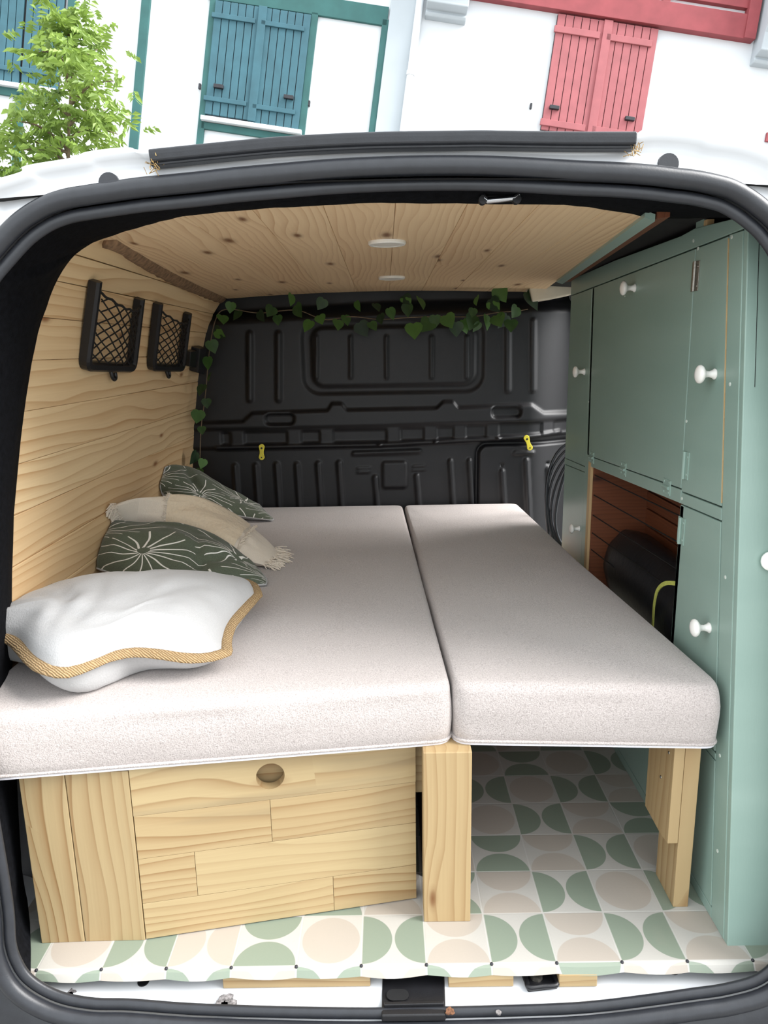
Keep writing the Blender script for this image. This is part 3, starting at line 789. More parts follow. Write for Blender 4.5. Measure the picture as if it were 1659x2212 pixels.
# chipped paint and rust on the sill
def chip(px, py, rx, ry, mat, n=26, seed=0):
    c = sz(px, py); r = random.Random(seed); t = MB(); poly = []
    for k in range(n):
        a = 2 * math.pi * k / n; w = r.uniform(0.78, 1.15); poly.append(c + V(rx * w * math.cos(a), ry * w * math.sin(a), 0.0026))
    t.prism(poly, (0, 0, -0.002)); return t.build('paint_chip', mat, van)
def onsill(v):
    return v
chip(136, 2149, 0.019, 0.012, M['rust'], seed=1); chip(143, 2154, 0.012, 0.007, M['white_paint'], seed=5)
chip(487, 2169, 0.0155, 0.016, M['rust'], seed=2); chip(484, 2176, 0.006, 0.009, M['rust_brown'], seed=3); chip(972, 2186, 0.007, 0.006, M['rust_brown'], seed=4); chip(1077, 2189, 0.004, 0.004, M['rust'], seed=6)
# header striker
c = oy(1080, 434, yce(0.19) - 0.03)
t = MB(); t.box(c.x - 0.026, c.x + 0.024, c.y - 0.002, c.y + 0.03, c.z + 0.004, c.z + 0.016); hs = t.build('header_latch', M['black_plastic'], van, bevel=0.002)
t = MB(); t.tube([c + V(-0.024, -0.008, 0.012), c + V(-0.023, -0.008, 0.002), c + V(-0.019, -0.008, -0.001), c + V(0.019, -0.008, 0.002), c + V(0.023, -0.008, 0.005), c + V(0.024, -0.008, 0.014)], 0.0042, 10); t.build('striker_bar', M['chrome'], hs, smooth=True)
for s in (-0.025, 0.022):
    t = MB(); t.lathe([(0, 0.006), (0.012, 0.006)], c + V(s, -0.012, 0), (0, 1, 0), 12); t.build('bracket_foot', M['black_plastic'], hs)
# sides below the floor and the rear wheels
xl = min(p.x for p in op_ if abs(p.z) < 0.12); xr = max(p.x for p in op_ if abs(p.z) < 0.12)
for x0, x1, wx in ((xl * 1.0, xl + 0.02, xl + 0.12), (xr - 0.02, xr, xr - 0.12)):
    t = MB(); t.prism([(x0, 0.06, 0.0), (x0, 2.1, 0.0), (x0, 2.1, -0.40), (x0, 0.85, -0.40), (x0, 0.80, -0.22), (x0, 0.68, -0.10), (x0, 0.52, -0.06), (x0, 0.36, -0.10), (x0, 0.24, -0.22), (x0, 0.19, -0.36), (x0, 0.06, -0.36)], (x1 - x0, 0, 0)); t.build('side_skirt', M['white_paint'], van)
    t = MB(); t.lathe([(-0.085, 0.20), (-0.08, 0.265), (-0.06, 0.285), (0.06, 0.285), (0.08, 0.265), (0.085, 0.20)], (wx, 0.52, -0.335), (1, 0, 0), 32); wh = t.build('wheel', M['rubber'], van, smooth=False)
    t = MB(); t.lathe([(-0.088, 0.19), (0.088, 0.19)], (wx, 0.52, -0.335), (1, 0, 0), 24); t.build('hub', M['steel'], wh)
# bumper below the opening and the front of the van
t = MB(); rows = []
for x in np.linspace(-0.85, 0.97, 24):
    y = -0.12 + 0.16 * ((x - 0.06) / 0.9) ** 4
    rows.append([(x, y + 0.08, -0.10), (x, y + 0.02, -0.105), (x, y, -0.125), (x, y - 0.005, -0.25), (x, y + 0.03, -0.36), (x, y + 0.2, -0.38)])
t.grid(rows); t.build('bumper', M['rubber'], van, smooth=True)

# ------------------------------------------------------------------ bed base on the left
def facebox(mb, p, q, th, z0, z1):                 # upright board from p to q (xy), thickness to the back
    p = Vector((p[0], p[1], 0)); q = Vector((q[0], q[1], 0)); d = (q - p).normalized(); n = Vector((-d.y, d.x, 0)) * th
    return mb.prism([p + V(0, 0, z0), q + V(0, 0, z0), q + n + V(0, 0, z0), p + n + V(0, 0, z0)], (0, 0, z1 - z0))
bed = thing('storage_bed', 'pine storage base with drawer under the left mattress', 'bed')
ZB = 0.306
PL, PM, PR = oz(90, 2038, 0), oz(184, 2034, 0), oz(314, 2031, 0)
t = MB(); facebox(t, PL, PM - V(.0006, 0, 0), 0.02, 0, ZB - 0.004)
sb = t.build('side_board', M['bed_wood'], bed, grain=(2, 0, 1), bevel=0.001)
t = MB(); facebox(t, PM + V(.0006, 0, 0), PR, 0.02, 0, ZB - 0.003); t.build('side_board', M['bed_wood'], bed, grain=(2, 0, 1), bevel=0.001)
DL, DR = oz(316, 2031, 0), oz(900, 1942, 0)
dd = (DR - DL); LD = dd.length; dd.normalize(); dn = Vector((-dd.y, dd.x, 0))
def dpt(u, z, n=0.0): return DL + dd * u + V(0, 0, z) + dn * n
def dray(px, py):                                   # pixel on the drawer front -> (u, z)
    r = Vector(ray(px, py)); o = Vector(CAM)
    k = (DL - o).dot(dn) / r.dot(dn); p = o + r * k
    return (p - DL).dot(dd), p.z
drawer = thing('drawer', '', None); drawer.parent = bed; del drawer['label']
def dgrain(x):
    v = Vector(x) - DL; return (v.dot(dd), v.z, v.dot(dn))
uh, zh = dray(584, 1677); RH = 0.0225
zr = [0.002, dray(500, 1925)[1], dray(500, 1830)[1], dray(500, 1738)[1], ZB]
j4, j3, j2 = dray(722, 1965)[0], dray(422, 1870)[0], dray(586, 1780)[0]
pieces = [(0, j4, 0), (j4, LD, 0), (0, j3, 1), (j3, LD, 1), (0, j2, 2), (j2, LD, 2)]
for (a, b, r) in pieces:
    t = MB(); e = 0.0003
    t.prism([dpt(a + e, zr[r] + e), dpt(b - e, zr[r] + e), dpt(b - e, zr[r + 1] - e), dpt(a + e, zr[r + 1] - e)], dn * 0.018)
    t.build('lamella', M['bed_wood'], drawer, grain=dgrain, bevel=0.0004)
# top lamella with the round finger hole
N = 40; circ = []; rect = []
z0, z1 = zr[3] + 0.0003, zr[4]
for k in range(N):
    a = 2 * math.pi * k / N + 0.001; ca, sa = math.cos(a), math.sin(a)
    circ.append((uh + RH * ca, zh + RH * sa))
    s = min((LD - uh) / ca if ca > 0 else (-uh) / ca, (z1 - zh) / sa if sa > 0 else (z0 - zh) / sa)
    rect.append((uh + s * ca, zh + s * sa))
for cu, cz in ((0, z0), (LD, z0), (LD, z1), (0, z1)):
    k = min(range(N), key=lambda q: abs(math.atan2(math.sin(math.atan2(cz - zh, cu - uh) - 2 * math.pi * q / N), math.cos(math.atan2(cz - zh, cu - uh) - 2 * math.pi * q / N))))
    rect[k] = (cu, cz)
t = MB()
t.grid([[dpt(u, z) for u, z in circ], [dpt(u, z) for u, z in rect], [dpt(u, z, .018) for u, z in rect], [dpt(u, z, .018) for u, z in circ], [dpt(u, z) for u, z in circ]], closed_u=True)
t.build('lamella', M['bed_wood'], drawer, grain=dgrain)
t = MB(); t.prism([dpt(0.02, 0.01, .03), dpt(LD - .02, 0.01, .03), dpt(LD - .02, 0.298, .03), dpt(0.02, .298, .03)], dn * 0.015); t.build('inner_board', M['leg_wood'], drawer, grain=dgrain)
t = MB(); t.box(-0.6, 0.135, 0.20, 1.44, ZB - 0.012, ZB); t.build('platform', M['leg_wood'], bed, grain=(1, 0, 2))
t = MB(); a = oy(886, 1712, 0.165); t.box(0.05, 0.135, 0.165, 0.19, a.z, ZB); t.build('rail', M['leg_wood'], bed, grain=(0, 2, 1), bevel=0.001)
t = MB(); q0, q1 = oz(916, 1992, 0), oz(1016, 1991, 0); t.box(q0.x, q1.x, q0.y, q0.y + 0.045, 0, ZB + 0.003); t.build('post', M['leg_wood'], bed, grain=(2, 0, 1), bevel=0.0015)
t = MB(); t.box(0.105, 0.125, 0.20, 1.42, 0.0, 0.29); t.build('side_panel', M['niche_wood'], bed, grain=(1, 2, 0))  # brown instead of pale pine: under-bed shade put into the colour
t = MB(); t.box(-0.51, -0.49, 0.10, 1.42, 0.0, 0.29); t.build('side_panel', M['leg_wood'], bed, grain=(1, 2, 0))

# fold-out support of the right mattress
sup = thing('bed_extension', 'pine leg frame carrying the right mattress beside the cabinet', 'bed')
t = MB(); t.box(0.5205, 0.5455, 0.119, 0.199, 0, ZB); t.build('leg', M['leg_wood'], sup, grain=(2, 1, 0), bevel=0.001)
t = MB(); poly = [ox(x, y, 0.503) for x, y in ((1443, 1824), (1426, 1801), (1409, 1768))]
poly = [V(0.503, 0.119, 0.122), V(.503, 0.15, poly[1].z), V(.503, 0.225, poly[2].z), V(.503, 0.225, ZB), V(.503, 0.119, ZB)]
t.prism(poly, (0.017, 0, 0)); blk = t.build('leg_block', M['leg_wood'], sup, grain=(2, 1, 0), bevel=0.001)
for y, z in ((0.14, 0.275), (0.19, 0.29), (0.165, 0.215)):
    s = MB(); s.lathe([(0, 0.0028), (0.001, 0.0024)], (0.503, y, z), (-1, 0, 0), 8); s.build('screw', M['steel'], blk)
t = MB(); t.box(0.503, 0.5205, 0.226, 1.40, 0.255, ZB); t.build('rail', M['leg_wood'], sup, grain=(1, 2, 0))
t = MB(); t.box(0.155, 0.53, 0.16, 1.43, ZB - 0.01, ZB + 0.001); t.build('platform', M['niche_wood'], sup, grain=(1, 0, 2))  # darker wood paints in the shade below the right mattress
t = MB(); t.box(0.5205, 0.5455, 1.32, 1.40, 0, ZB); t.build('leg', M['leg_wood'], sup, grain=(2, 1, 0), bevel=0.001)

# ------------------------------------------------------------------ mattresses
def mattress(name, label, corners, z0, z1, seed):
    # footprint with rounded corners, stacked outlines, domed and slightly rumpled top
    c = [Vector((*p, 0)) for p in corners]; out = []
    for i in range(4):
        p = c[i]; a = (c[i - 1] - p).normalized(); b = (c[(i + 1) % 4] - p).normalized(); r = 0.026
        s, e = p + a * r, p + b * r
        for k in range(7):
            t = k / 6; out.append((s * (1 - t) ** 2 + p * 2 * t * (1 - t) + e * t * t))
        nxt = c[(i + 1) % 4]; e2 = nxt + (p - nxt).normalized() * r
        n = max(8, int((e2 - e).length / 0.03))
        for k in range(1, n): out.append(e.lerp(e2, k / n))
    ctr = sum(c, Vector()) / 4
    th = z1 - z0; rows = []
    def ring(inset, z, bulge=0):
        r = []
        for p in out:
            d = ctr - p; L = d.length; q = p + d / L * (inset - bulge)
            r.append(Vector((q.x, q.y, z)))
        return r
    rows.append([p.lerp(ctr, 0.4) + V(0, 0, z0) for p in out])
    rows.append(ring(0.012, z0)); rows.append(ring(0.003, z0 + 0.002)); rows.append(ring(0.0, z0 + 0.006))
    for f in (0.2, 0.35, 0.5, 0.65): rows.append(ring(0, z0 + th * f, 0.004 * math.sin(math.pi * f)))
    for k in range(7):
        a = math.pi / 2 * k / 6; rows.append(ring(0.020 * (1 - math.cos(a)), z1 - 0.020 + 0.020 * math.sin(a)))
    base = ring(0.020, z1)
    R = 26
    for k in range(1, R + 1):
        s = 1 - (k / R) ** 1.0
        s = max(s, 0.001); rr = []
        for p in base:
            q = ctr.lerp(Vector((p.x, p.y, 0)), s)
            dome = 0.007 * (1 - s ** 5)
            wr = 0.0035 * noise.noise(Vector((q.x * 2.2 + seed, q.y * 8, seed))) * (1 - s ** 6) * smooth(0.25, 0.6, q.y) + 0.0016 * noise.noise(Vector((q.x * 14, q.y * 14, seed)))
            rr.append(Vector((q.x, q.y, z1 + dome + wr)))
        rows.append(rr)
    # soft creases in the faces
    for r in rows[3:9]:
        for p in r:
            w = 0.003 * noise.noise(Vector((p.x * 9, p.y * 9, p.z * 22 + seed)))
            d = (p - ctr); d.z = 0; d.normalize(); p += d * w
    e = thing(name, label, 'mattress')
    mb = MB(); mb.grid(rows, closed_u=True); mb.build('cover', M['fabric'], e, smooth=True)
    pp = [p + (p - ctr).normalized() * 0.0005 + V(0, 0, z0 + 0.005) for p in out]
    q = MB(); q.tube(pp, 0.0028, 6, closed=True); q.build('piping', M['fabric'], e, smooth=True)
    q = MB(); q.sweep([p.lerp(ctr, 0.006) + V(0, 0, z0 + 0.001) for p in out], [(-0.003, -0.0035), (0.003, -0.0035), (0.003, 0.0035), (-0.003, 0.0035)], V(0, 0, 1), closed=True); q.build('zip_tape', M['zip'], e)
    return e
def mxy(px, py, z): p = oz(px, py, z); return (p.x, p.y)
lc = [mxy(-70, 1692, 0.312), mxy(976, 1606, 0.312), (0.103, 1.475), (-0.60, 1.475)]
mattress('mattress', 'wide left mattress in beige woven cover under the cushions', [(-0.590, 0.028), (0.1475, 0.118), (0.105, 1.475), (-0.592, 1.475)], 0.311, 0.412, 3.0)
mattress('mattress', 'narrow right mattress in beige woven cover beside the green cabinet', [(0.151, 0.116), (0.562, 0.092), (0.487, 1.475), (0.110, 1.475)], 0.311, 0.412, 9.0)

# ------------------------------------------------------------------ cushions
def gridmesh(name, rows, mat, parent, flip=False):
    nu = len(rows[0]); nv = len(rows); me = bpy.data.meshes.new(name)
    vs = [tuple(p) for r in rows for p in r]; fs = []; uv = []
    for i in range(nv - 1):
        for j in range(nu - 1):
            q = [(i, j), (i, j + 1), (i + 1, j + 1), (i + 1, j)]
            if flip: q = q[::-1]
            fs.append([a * nu + b for a, b in q]); uv += [(b / (nu - 1), a / (nv - 1)) for a, b in q]
    me.from_pydata(vs, [], fs)
    l = me.uv_layers.new(name='UVMap'); l.data.foreach_set('uv', [c for p in uv for c in p])
    me.polygons.foreach_set('use_smooth', [True] * len(me.polygons)); me.materials.append(mat)
    o = bpy.data.objects.new(name, me); COL.objects.link(o); o.parent = parent
    return o
ZM = 0.4185
def cushion(label, front, back, left, right, hup, hdn, up, mtop, mbot, seed, n=44, p=0.5, wr=0.006, zmin=ZM, peak=(0.5, 0.5), folds=()):
    F_ = resample(catmull(front, 6), n + 1); B_ = resample(catmull(back, 6), n + 1)
    L_ = resample(catmull([front[0]] + left + [back[0]], 6), n + 1); R_ = resample(catmull([front[-1]] + right + [back[-1]], 6), n + 1)
    up = Vector(up).normalized(); top = []; bot = []
    def warpf(t, c): return t ** (math.log(0.5) / math.log(c))
    for i in range(n + 1):
        v = i / n; rt = []; rb = []
        for j in range(n + 1):
            u = j / n
            s = F_[j] * (1 - v) + B_[j] * v + L_[i] * (1 - u) + R_[i] * u - (F_[0] * (1 - u) * (1 - v) + F_[-1] * u * (1 - v) + B_[0] * (1 - u) * v + B_[-1] * u * v)
            w = (math.sin(math.pi * warpf(u, peak[0])) * math.sin(math.pi * warpf(v, peak[1])))
            w = max(0, w) ** p
            e = min(1, 6 * min(u, 1 - u, v, 1 - v))
            k = noise.noise(Vector((u * 3.2 + seed, v * 3.2, seed))) * wr * 1.6 + (1 - abs(noise.noise(Vector((u * 5 + seed, v * 4.1, seed + 5))))) * wr * 0.9 + noise.noise(Vector((u * 11, v * 11, seed))) * wr * 0.35
            for (fu, fv, fa, fw, fd) in folds:
                ax = math.cos(fa) * (u - fu) + math.sin(fa) * (v - fv); al = -math.sin(fa) * (u - fu) + math.cos(fa) * (v - fv)
                k -= fd * math.exp(-(ax / fw) ** 2) * math.exp(-(al / 0.35) ** 2)
            pt = s + up * (hup * w + k * e); pb = s - up * (hdn * w)
            pt.z = max(pt.z, zmin + 0.0012); pb.z = max(pb.z, zmin); 
            lim = xw(pt.z) + 0.004 - 0.05 * (1 - smooth(0.2, 0.28, pt.y))
            if pt.x < lim: pt.x = lim
            lim = xw(pb.z) + 0.004 - 0.05 * (1 - smooth(0.2, 0.28, pb.y))
            if pb.x < lim: pb.x = lim
            rt.append(pt); rb.append(pb)
        top.append(rt); bot.append(rb)
    for q in range(n + 1):
        for (i, j) in ((0, q), (n, q), (q, 0), (q, n)):
            bot[i][j] = top[i][j].copy()
    e = thing('cushion', label, 'cushion', group='cushions along the left wall')
    gridmesh('front_cover', top, mtop, e); gridmesh('back_cover', bot, mbot, e, True)
    loop = top[0][:-1] + [top[i][n] for i in range(n)] + top[n][:0:-1] + [top[i][0] for i in range(n, 0, -1)]
    return e, loop, top
def P3(*q): return [oz(*a) for a in q]
# 1: white cushion with jute trim, nearest the camera
front = P3((-210, 1356, .482), (-100, 1358, .478), (0, 1374, .474), (38, 1386, .472), (72, 1424, .470), (108, 1446, .468), (150, 1451, .466), (200, 1434, .468), (245, 1416, .468), (290, 1408, .466), (340, 1412, .462), (400, 1421, .455), (450, 1419, .450), (486, 1408, .45))
right = P3((484, 1385, .452), (494, 1352, .458), (520, 1320, .462))
rb = oz(552, 1287, .464)
back = [V(-0.590, 0.40, 0.49), V(-0.48, 0.45, 0.485), V(-0.36, 0.47, 0.475), V(-0.24, 0.47, 0.47), rb]
left = [V(-0.645, 0.2, 0.48), V(-0.62, 0.32, 0.485)]
e1, loop, top = cushion('white cotton cushion edged in braided jute, nearest the camera', front, back, left, right, 0.052, 0.085, (0, -0.06, 1), M['white_cloth'], M['white_cloth'], 1.7, p=0.42, wr=0.010, folds=((0.32, 0.4, 0.5, 0.03, 0.008), (0.5, 0.3, 0.35, 0.035, 0.006), (0.2, 0.5, 0.9, 0.04, 0.008)))
ctr = sum(loop, Vector()) / len(loop)
jl = []; jn = []
for q in loop:
    o = (q - ctr); o.z *= 0.2; o.normalize(); jl.append(q + o * 0.005 + V(0, 0, 0.001)); jn.append(Vector((0, 0, 1)) + o * 0.35 + Vector((0, -0.35, 0)))
t = MB(); t.sweep(jl, [(0.0095 * math.cos(a), 0.0036 * math.sin(a)) for a in np.linspace(0, 2 * math.pi, 10, endpoint=False)], jn, closed=True, scale=[1 + 0.12 * noise.noise(q * 30) for q in jl])
t.build('jute_trim', M['jute'], e1, smooth=True)
# 2: leaf print cushion behind it
front = P3((193, 1222, .452), (250, 1240, .448), (330, 1254, .444), (420, 1262, .436), (500, 1264, .43), (574, 1263, .424))
back = P3((226, 1122, .535), (300, 1132, .525), (380, 1140, .51), (440, 1152, .495), (500, 1182, .465), (562, 1236, .43))
left = P3((196, 1195, .475), (212, 1150, .512))
right = [oz(576, 1256, .424), oz(572, 1246, .426)]
e2, loop2, _ = cushion('green and white leaf print cushion lying right behind the jute edged one', front, back, left, right, 0.042, 0.06, (0.08, -0.35, 0.92), M['leaf_print'], M['white_cloth'], 4.1, wr=0.008, folds=((0.62, 0.35, 0.2, 0.03, 0.014), (0.8, 0.5, -0.5, 0.04, 0.01)))
t = MB(); t.tube(loop2, 0.0022, 6, closed=True); t.build('piping', M['white_cloth'], e2, smooth=True)
# 3: cream cushion with fringe
front = P3((240, 1120, .535), (300, 1140, .505), (400, 1160, .485), (500, 1200, .45), (574, 1222, .426))
back = P3((242, 1096, .575), (300, 1082, .575), (370, 1078, .57), (440, 1086, .55), (520, 1122, .50), (598, 1188, .435))
left = P3((234, 1112, .55), (234, 1102, .565))
right = [oz(590, 1212, .428), oz(600, 1200, .43)]
e3, loop3, top3 = cushion('cream cushion with fringed corners and a knitted band, between two leaf print cushions', front, back, left, right, 0.028, 0.06, (0.0, -0.25, 0.97), M['cream_cloth'], M['cream_cloth'], 7.3, wr=0.006)
n3 = len(top3) - 1
band = [[top3[i][j] + V(0, -0.0012, 0.0035) for j in range(int(n3 * .36), int(n3 * .84))] for i in range(1, n3)]
gridmesh('knitted_band', band, M['cream_knit'], e3)
t = MB(); rr = random.Random(5)
def fringe(pts, per, ln):
    for q in pts:
        o = (q - sum(loop3, Vector()) / len(loop3)); o.z = -0.05; o.normalize()
        for k in range(per):
            a = q + V(rr.gauss(0, .004), rr.gauss(0, .004), rr.gauss(0, .003)); b = a + o * ln * rr.uniform(.6, 1.1) + V(rr.gauss(0, .006), rr.gauss(0, .006), rr.gauss(-.004, .005))
            b.z = max(b.z, ZM + .001); b.x = max(b.x, xw(b.z) + .004); t.tube([a, a.lerp(b, .5) + V(0, 0, .002), b], 0.0011, 4)
fringe([top3[i][0] + V(0.006, -0.004, 0.004) for i in range(0, n3 + 1)], 9, 0.024); fringe([top3[i][n3] for i in range(0, n3 + 1)], 6, 0.024)
for sgn, jj in ((1, int(n3 * .36)), (1, int(n3 * .84))):
    for i in range(2, n3 - 1):
        q = top3[i][jj] + V(0, 0, .004)
        for k in range(3):
            b = q + V(rr.gauss(-.006 if jj < n3 * .5 else .006, .003), rr.gauss(0, .003), rr.gauss(.003, .002)); t.tube([q, b], 0.0008, 4)
fo = t.build('fringe', M['cream_cloth'], e3); fo['kind'] = 'stuff'
# 4: far leaf print cushion leaning in the corner
front = [oz(352, 1070, .52), oz(400, 1085, .50), oz(460, 1100, .47), oz(520, 1115, .44), oz(588, 1124, .423)]
back = [oy(340, 1010, 1.16), oy(380, 1006, 1.24), oy(430, 1018, 1.33), oy(480, 1052, 1.38), oy(560, 1090, 1.40)]
left = [oy(342, 1050, 1.12), oy(337, 1030, 1.14)]
right = [oz(590, 1120, .423), oz(580, 1112, .424)]
e4, loop4, _ = cushion('far green leaf print cushion leaning into the corner by the bulkhead', front, back, left, right, 0.032, 0.05, (0.25, -0.6, 0.75), M['leaf_print'], M['white_cloth'], 12.6, wr=0.008, folds=((0.35, 0.5, 0.15, 0.04, 0.02),))
t = MB(); t.tube(loop4, 0.002, 6, closed=True); t.build('piping', M['white_cloth'], e4, smooth=True)

# ------------------------------------------------------------------ green storage cabinet on the right
cab = thing('storage_cabinet', 'tall sage green storage cabinet with white knobs on the right', 'cabinet')
XF = 0.573; XBK = 0.728; YF = 1.18
def yn(z): return 0.049 + 0.128 * z
def ytop(y): return 1.083 - 0.0235 * (y - 0.2)
def fbot(y): return 0.678 - 0.0425 * (y - 0.2)
def panel(name, yz, parent=None, th=0.012, x=XF, mat=None, bev=0.0012, grain=None):
    t = MB(); t.prism([(x, a, b) for a, b in yz], (th, 0, 0))
    return t.build(name, mat or M['green'], parent if parent is not None else cab, bevel=bev, grain=grain)
g = 0.0012; SW = 0.0445
def ys(z): return yn(z) + SW
# carcass
panel('face_backing', [(yn(0) + .01, 0.0), (0.325, 0.0), (0.325, 1.09), (yn(1.09) + .01, 1.09)], x=XF + 0.0125, th=0.004, mat=M['dark'], bev=0)
panel('face_backing', [(0.325, 0.66), (0.925, 0.64), (0.925, 1.08), (0.325, 1.09)], x=XF + 0.0125, th=0.004, mat=M['dark'], bev=0)
panel('face_backing', [(0.925, 0.0), (YF, 0.0), (YF, 1.08), (0.925, 1.08)], x=XF + 0.0125, th=0.004, mat=M['dark'], bev=0)
t = MB(); t.box(XF + 0.002, XBK, YF - 0.012, YF, 0, 1.06); t.build('far_side', M['green'], cab)
t = MB(); t.box(XF + 0.02, XBK, 0.25, YF, 1.06, 1.07); t.build('cabinet_top', M['dark'], cab)
t = MB(); t.box(XF, XBK, 0.322, 0.334, 0.21, 0.645); t.build('partition', M['green'], cab)
t = MB(); t.box(XF - 0.0005, XBK, 0.905, 0.927, 0.21, 0.634); t.build('partition', M['raw_edge'], cab, grain=(2, 1, 0))
t = MB(); t.box(XF + 0.006, XBK, 0.900, 0.905, 0.222, 0.63); t.build('niche_side', M['niche_wood'], cab, grain=(0, 2, 1))
t = MB(); t.box(XF + 0.002, XBK, 0.334, 0.905, 0.21, 0.222); t.build('niche_floor', M['raw_edge'], cab, grain=(1, 0, 2))
t = MB(); t.box(XBK - 0.003, XBK + 0.002, 0.334, 0.905, 0.21, 0.66); nb = t.build('niche_back', M['dark'], cab)
zz = [0.222, 0.29, 0.335, 0.38, 0.425, 0.47, 0.515, 0.56, 0.605, 0.65]
for a, b in zip(zz, zz[1:]):
    t = MB(); t.box(XBK - 0.010, XBK - 0.003, 0.335, 0.8995, a + 0.002, b - 0.002); t.build('plank', M['niche_wood'], nb, grain=(1, 2, 0), bevel=0.0008)
# frame pieces
panel('top_rail', [(yn(1.085), 1.0845 + .0), (0.9, ytop(0.9) + g), (YF, ytop(YF) + g), (YF, 1.104), (0.80, 1.110), (0.42, 1.108), (0.36, 1.112), (yn(1.10), 1.102)])
panel('near_stile', [(yn(0), 0.0), (ys(0) - g, 0.0), (ys(1.083) - g, 1.0825), (yn(1.083), 1.0825)])
panel('rail', [(ys(.652) + g, 0.6525), (0.336, 0.6465), (0.336, 0.6665), (ys(.672) + g, 0.672)])
panel('rail', [(ys(.268), 0.268), (0.333, 0.262), (0.333, 0.272), (ys(.279), 0.279)])
panel('niche_rail', [(0.3375, 0.6465), (0.9275, 0.6215), (0.9275, fbot(0.9275) - g), (0.3375, fbot(0.3375) - g)])
panel('far_stile', [(0.9285, 0.0), (0.957, 0.0), (0.966, ytop(.96) - g), (0.948, ytop(.95) - g), (0.9285, 0.62)])
panel('rail', [(0.959, 0.600), (YF, 0.588), (YF, 0.604), (0.959, 0.613)])
def knob(parent, y, z, s=1.0):
    t = MB(); prof = [(0, 0.0085), (0.002, 0.0088), (0.005, 0.0062), (0.010, 0.0048), (0.015, 0.0055), (0.0185, 0.0095), (0.021, 0.0135), (0.024, 0.0148), (0.027, 0.0138), (0.0295, 0.0095), (0.031, 0.003)]
    t.lathe([(a * s, b * s) for a, b in prof], (XF, y, z), (-1, 0, 0), 20); return t.build('knob', M['porcelain'], parent, smooth=True)
def hinge(parent, y, z, mat, horiz=False, s=1.0):
    t = MB(); w, h = (0.022, 0.018) if horiz else (0.014, 0.024)
    w *= s; h *= s
    t.box(XF - 0.0016, XF + 0.0005, y - w, y + w, z - h, z + h)
    o = t.build('hinge', mat, parent, bevel=0.0005)
    t = MB()
    if horiz: t.tube([(XF - 0.003, y - w * .8, z), (XF - 0.003, y + w * .8, z)], 0.0032, 8)
    else: t.tube([(XF - 0.003, y, z - h), (XF - 0.003, y, z + h)], 0.0032, 8)
    for a in (-.65, .65):
        for b in (-.65, .65): t.lathe([(0, .0025), (.001, .002)], (XF - 0.0016, y + w * a, z + h * b), (-1, 0, 0), 8)
    t.v = t.v
    q = t.build('hinge_pin', mat, parent)
    return o
d1 = panel('flap_door', [(0.340, fbot(0.34) + g), (0.944, fbot(0.944) + g), (0.962, ytop(0.962) - g), (0.352, ytop(0.352) - g)])
p = ox(1372, 622, XF); knob(d1, p.y, p.z)
for q in ((1279, 988), (1347, 1013), (1441, 1052)):
    p = ox(*q, XF); hinge(d1, p.y, p.z, M['green'], True, 0.8)
d2 = panel('upper_door', [(ys(.674) + .003, 0.6745), (0.337, 0.669), (0.349, ytop(.349) - g), (ys(1.08) + .003, ytop(.232) - g)])
p = ox(1545, 808, XF); knob(d2, p.y, p.z)
p = ox(1503, 597, XF); hinge(d2, p.y, p.z, M['steel']); p = ox(1481, 1005, XF); hinge(d2, p.y, p.z, M['green'])
t = MB(); t.prism([(XF - .0002, ys(.68) + .0004, .68), (XF - .0002, ys(.68) + .0026, .68), (XF - .0002, ys(1.078) + .0026, 1.078), (XF - .0002, ys(1.078) + .0004, 1.078)], (0.01, 0, 0)); t.build('raw_edge', M['raw_edge'], d2, grain=(2, 1, 0))
d3 = panel('lower_door', [(ys(.281) + .0025, 0.281), (0.334, 0.274), (0.336, 0.6445), (ys(.65) + .0025, 0.650)])
p = ox(1533, 1356, XF); knob(d3, p.y, p.z, 1.0)
p = ox(1475, 1148, XF); hinge(d3, p.y + .006, p.z, M['green'])
d4 = panel('base_door', [(ys(.02) + g, 0.02), (0.90, 0.02), (0.90, 0.205), (0.333, 0.205), (0.333, 0.260), (ys(.266) + g, 0.266)])
panel('plinth', [(ys(.0), 0.0), (0.927, 0.0), (0.927, 0.0185), (ys(.0185), 0.0185)])
d5 = panel('far_upper_door', [(0.961, 0.615), (YF - .004, 0.606), (YF - .004, ytop(YF) - g), (0.969, ytop(.969) - g)])
p = ox(1263, 803, XF); knob(d5, p.y, p.z)
d6 = panel('far_lower_door', [(0.960, 0.0), (YF - .004, 0.0), (YF - .004, 0.586), (0.960, 0.598)])
p = ox(1252, 1142, XF); knob(d6, p.y, p.z, 0.9)
for q in ((1498, 520), (1508, 537), (1581, 512), (1577, 830), (1483, 910), (1473, 1077), (1567, 1247), (1555, 1632), (1550, 1838), (1350, 640), (1275, 690), (1272, 868)):
    p = ox(*q, XF); t = MB(); r = 0.0032 if q[0] > 1450 else .002; t.lathe([(-0.0005, r), (0.0006, r * .9)], p, (-1, 0, 0), 10); t.build('screw', M['screw'], cab)
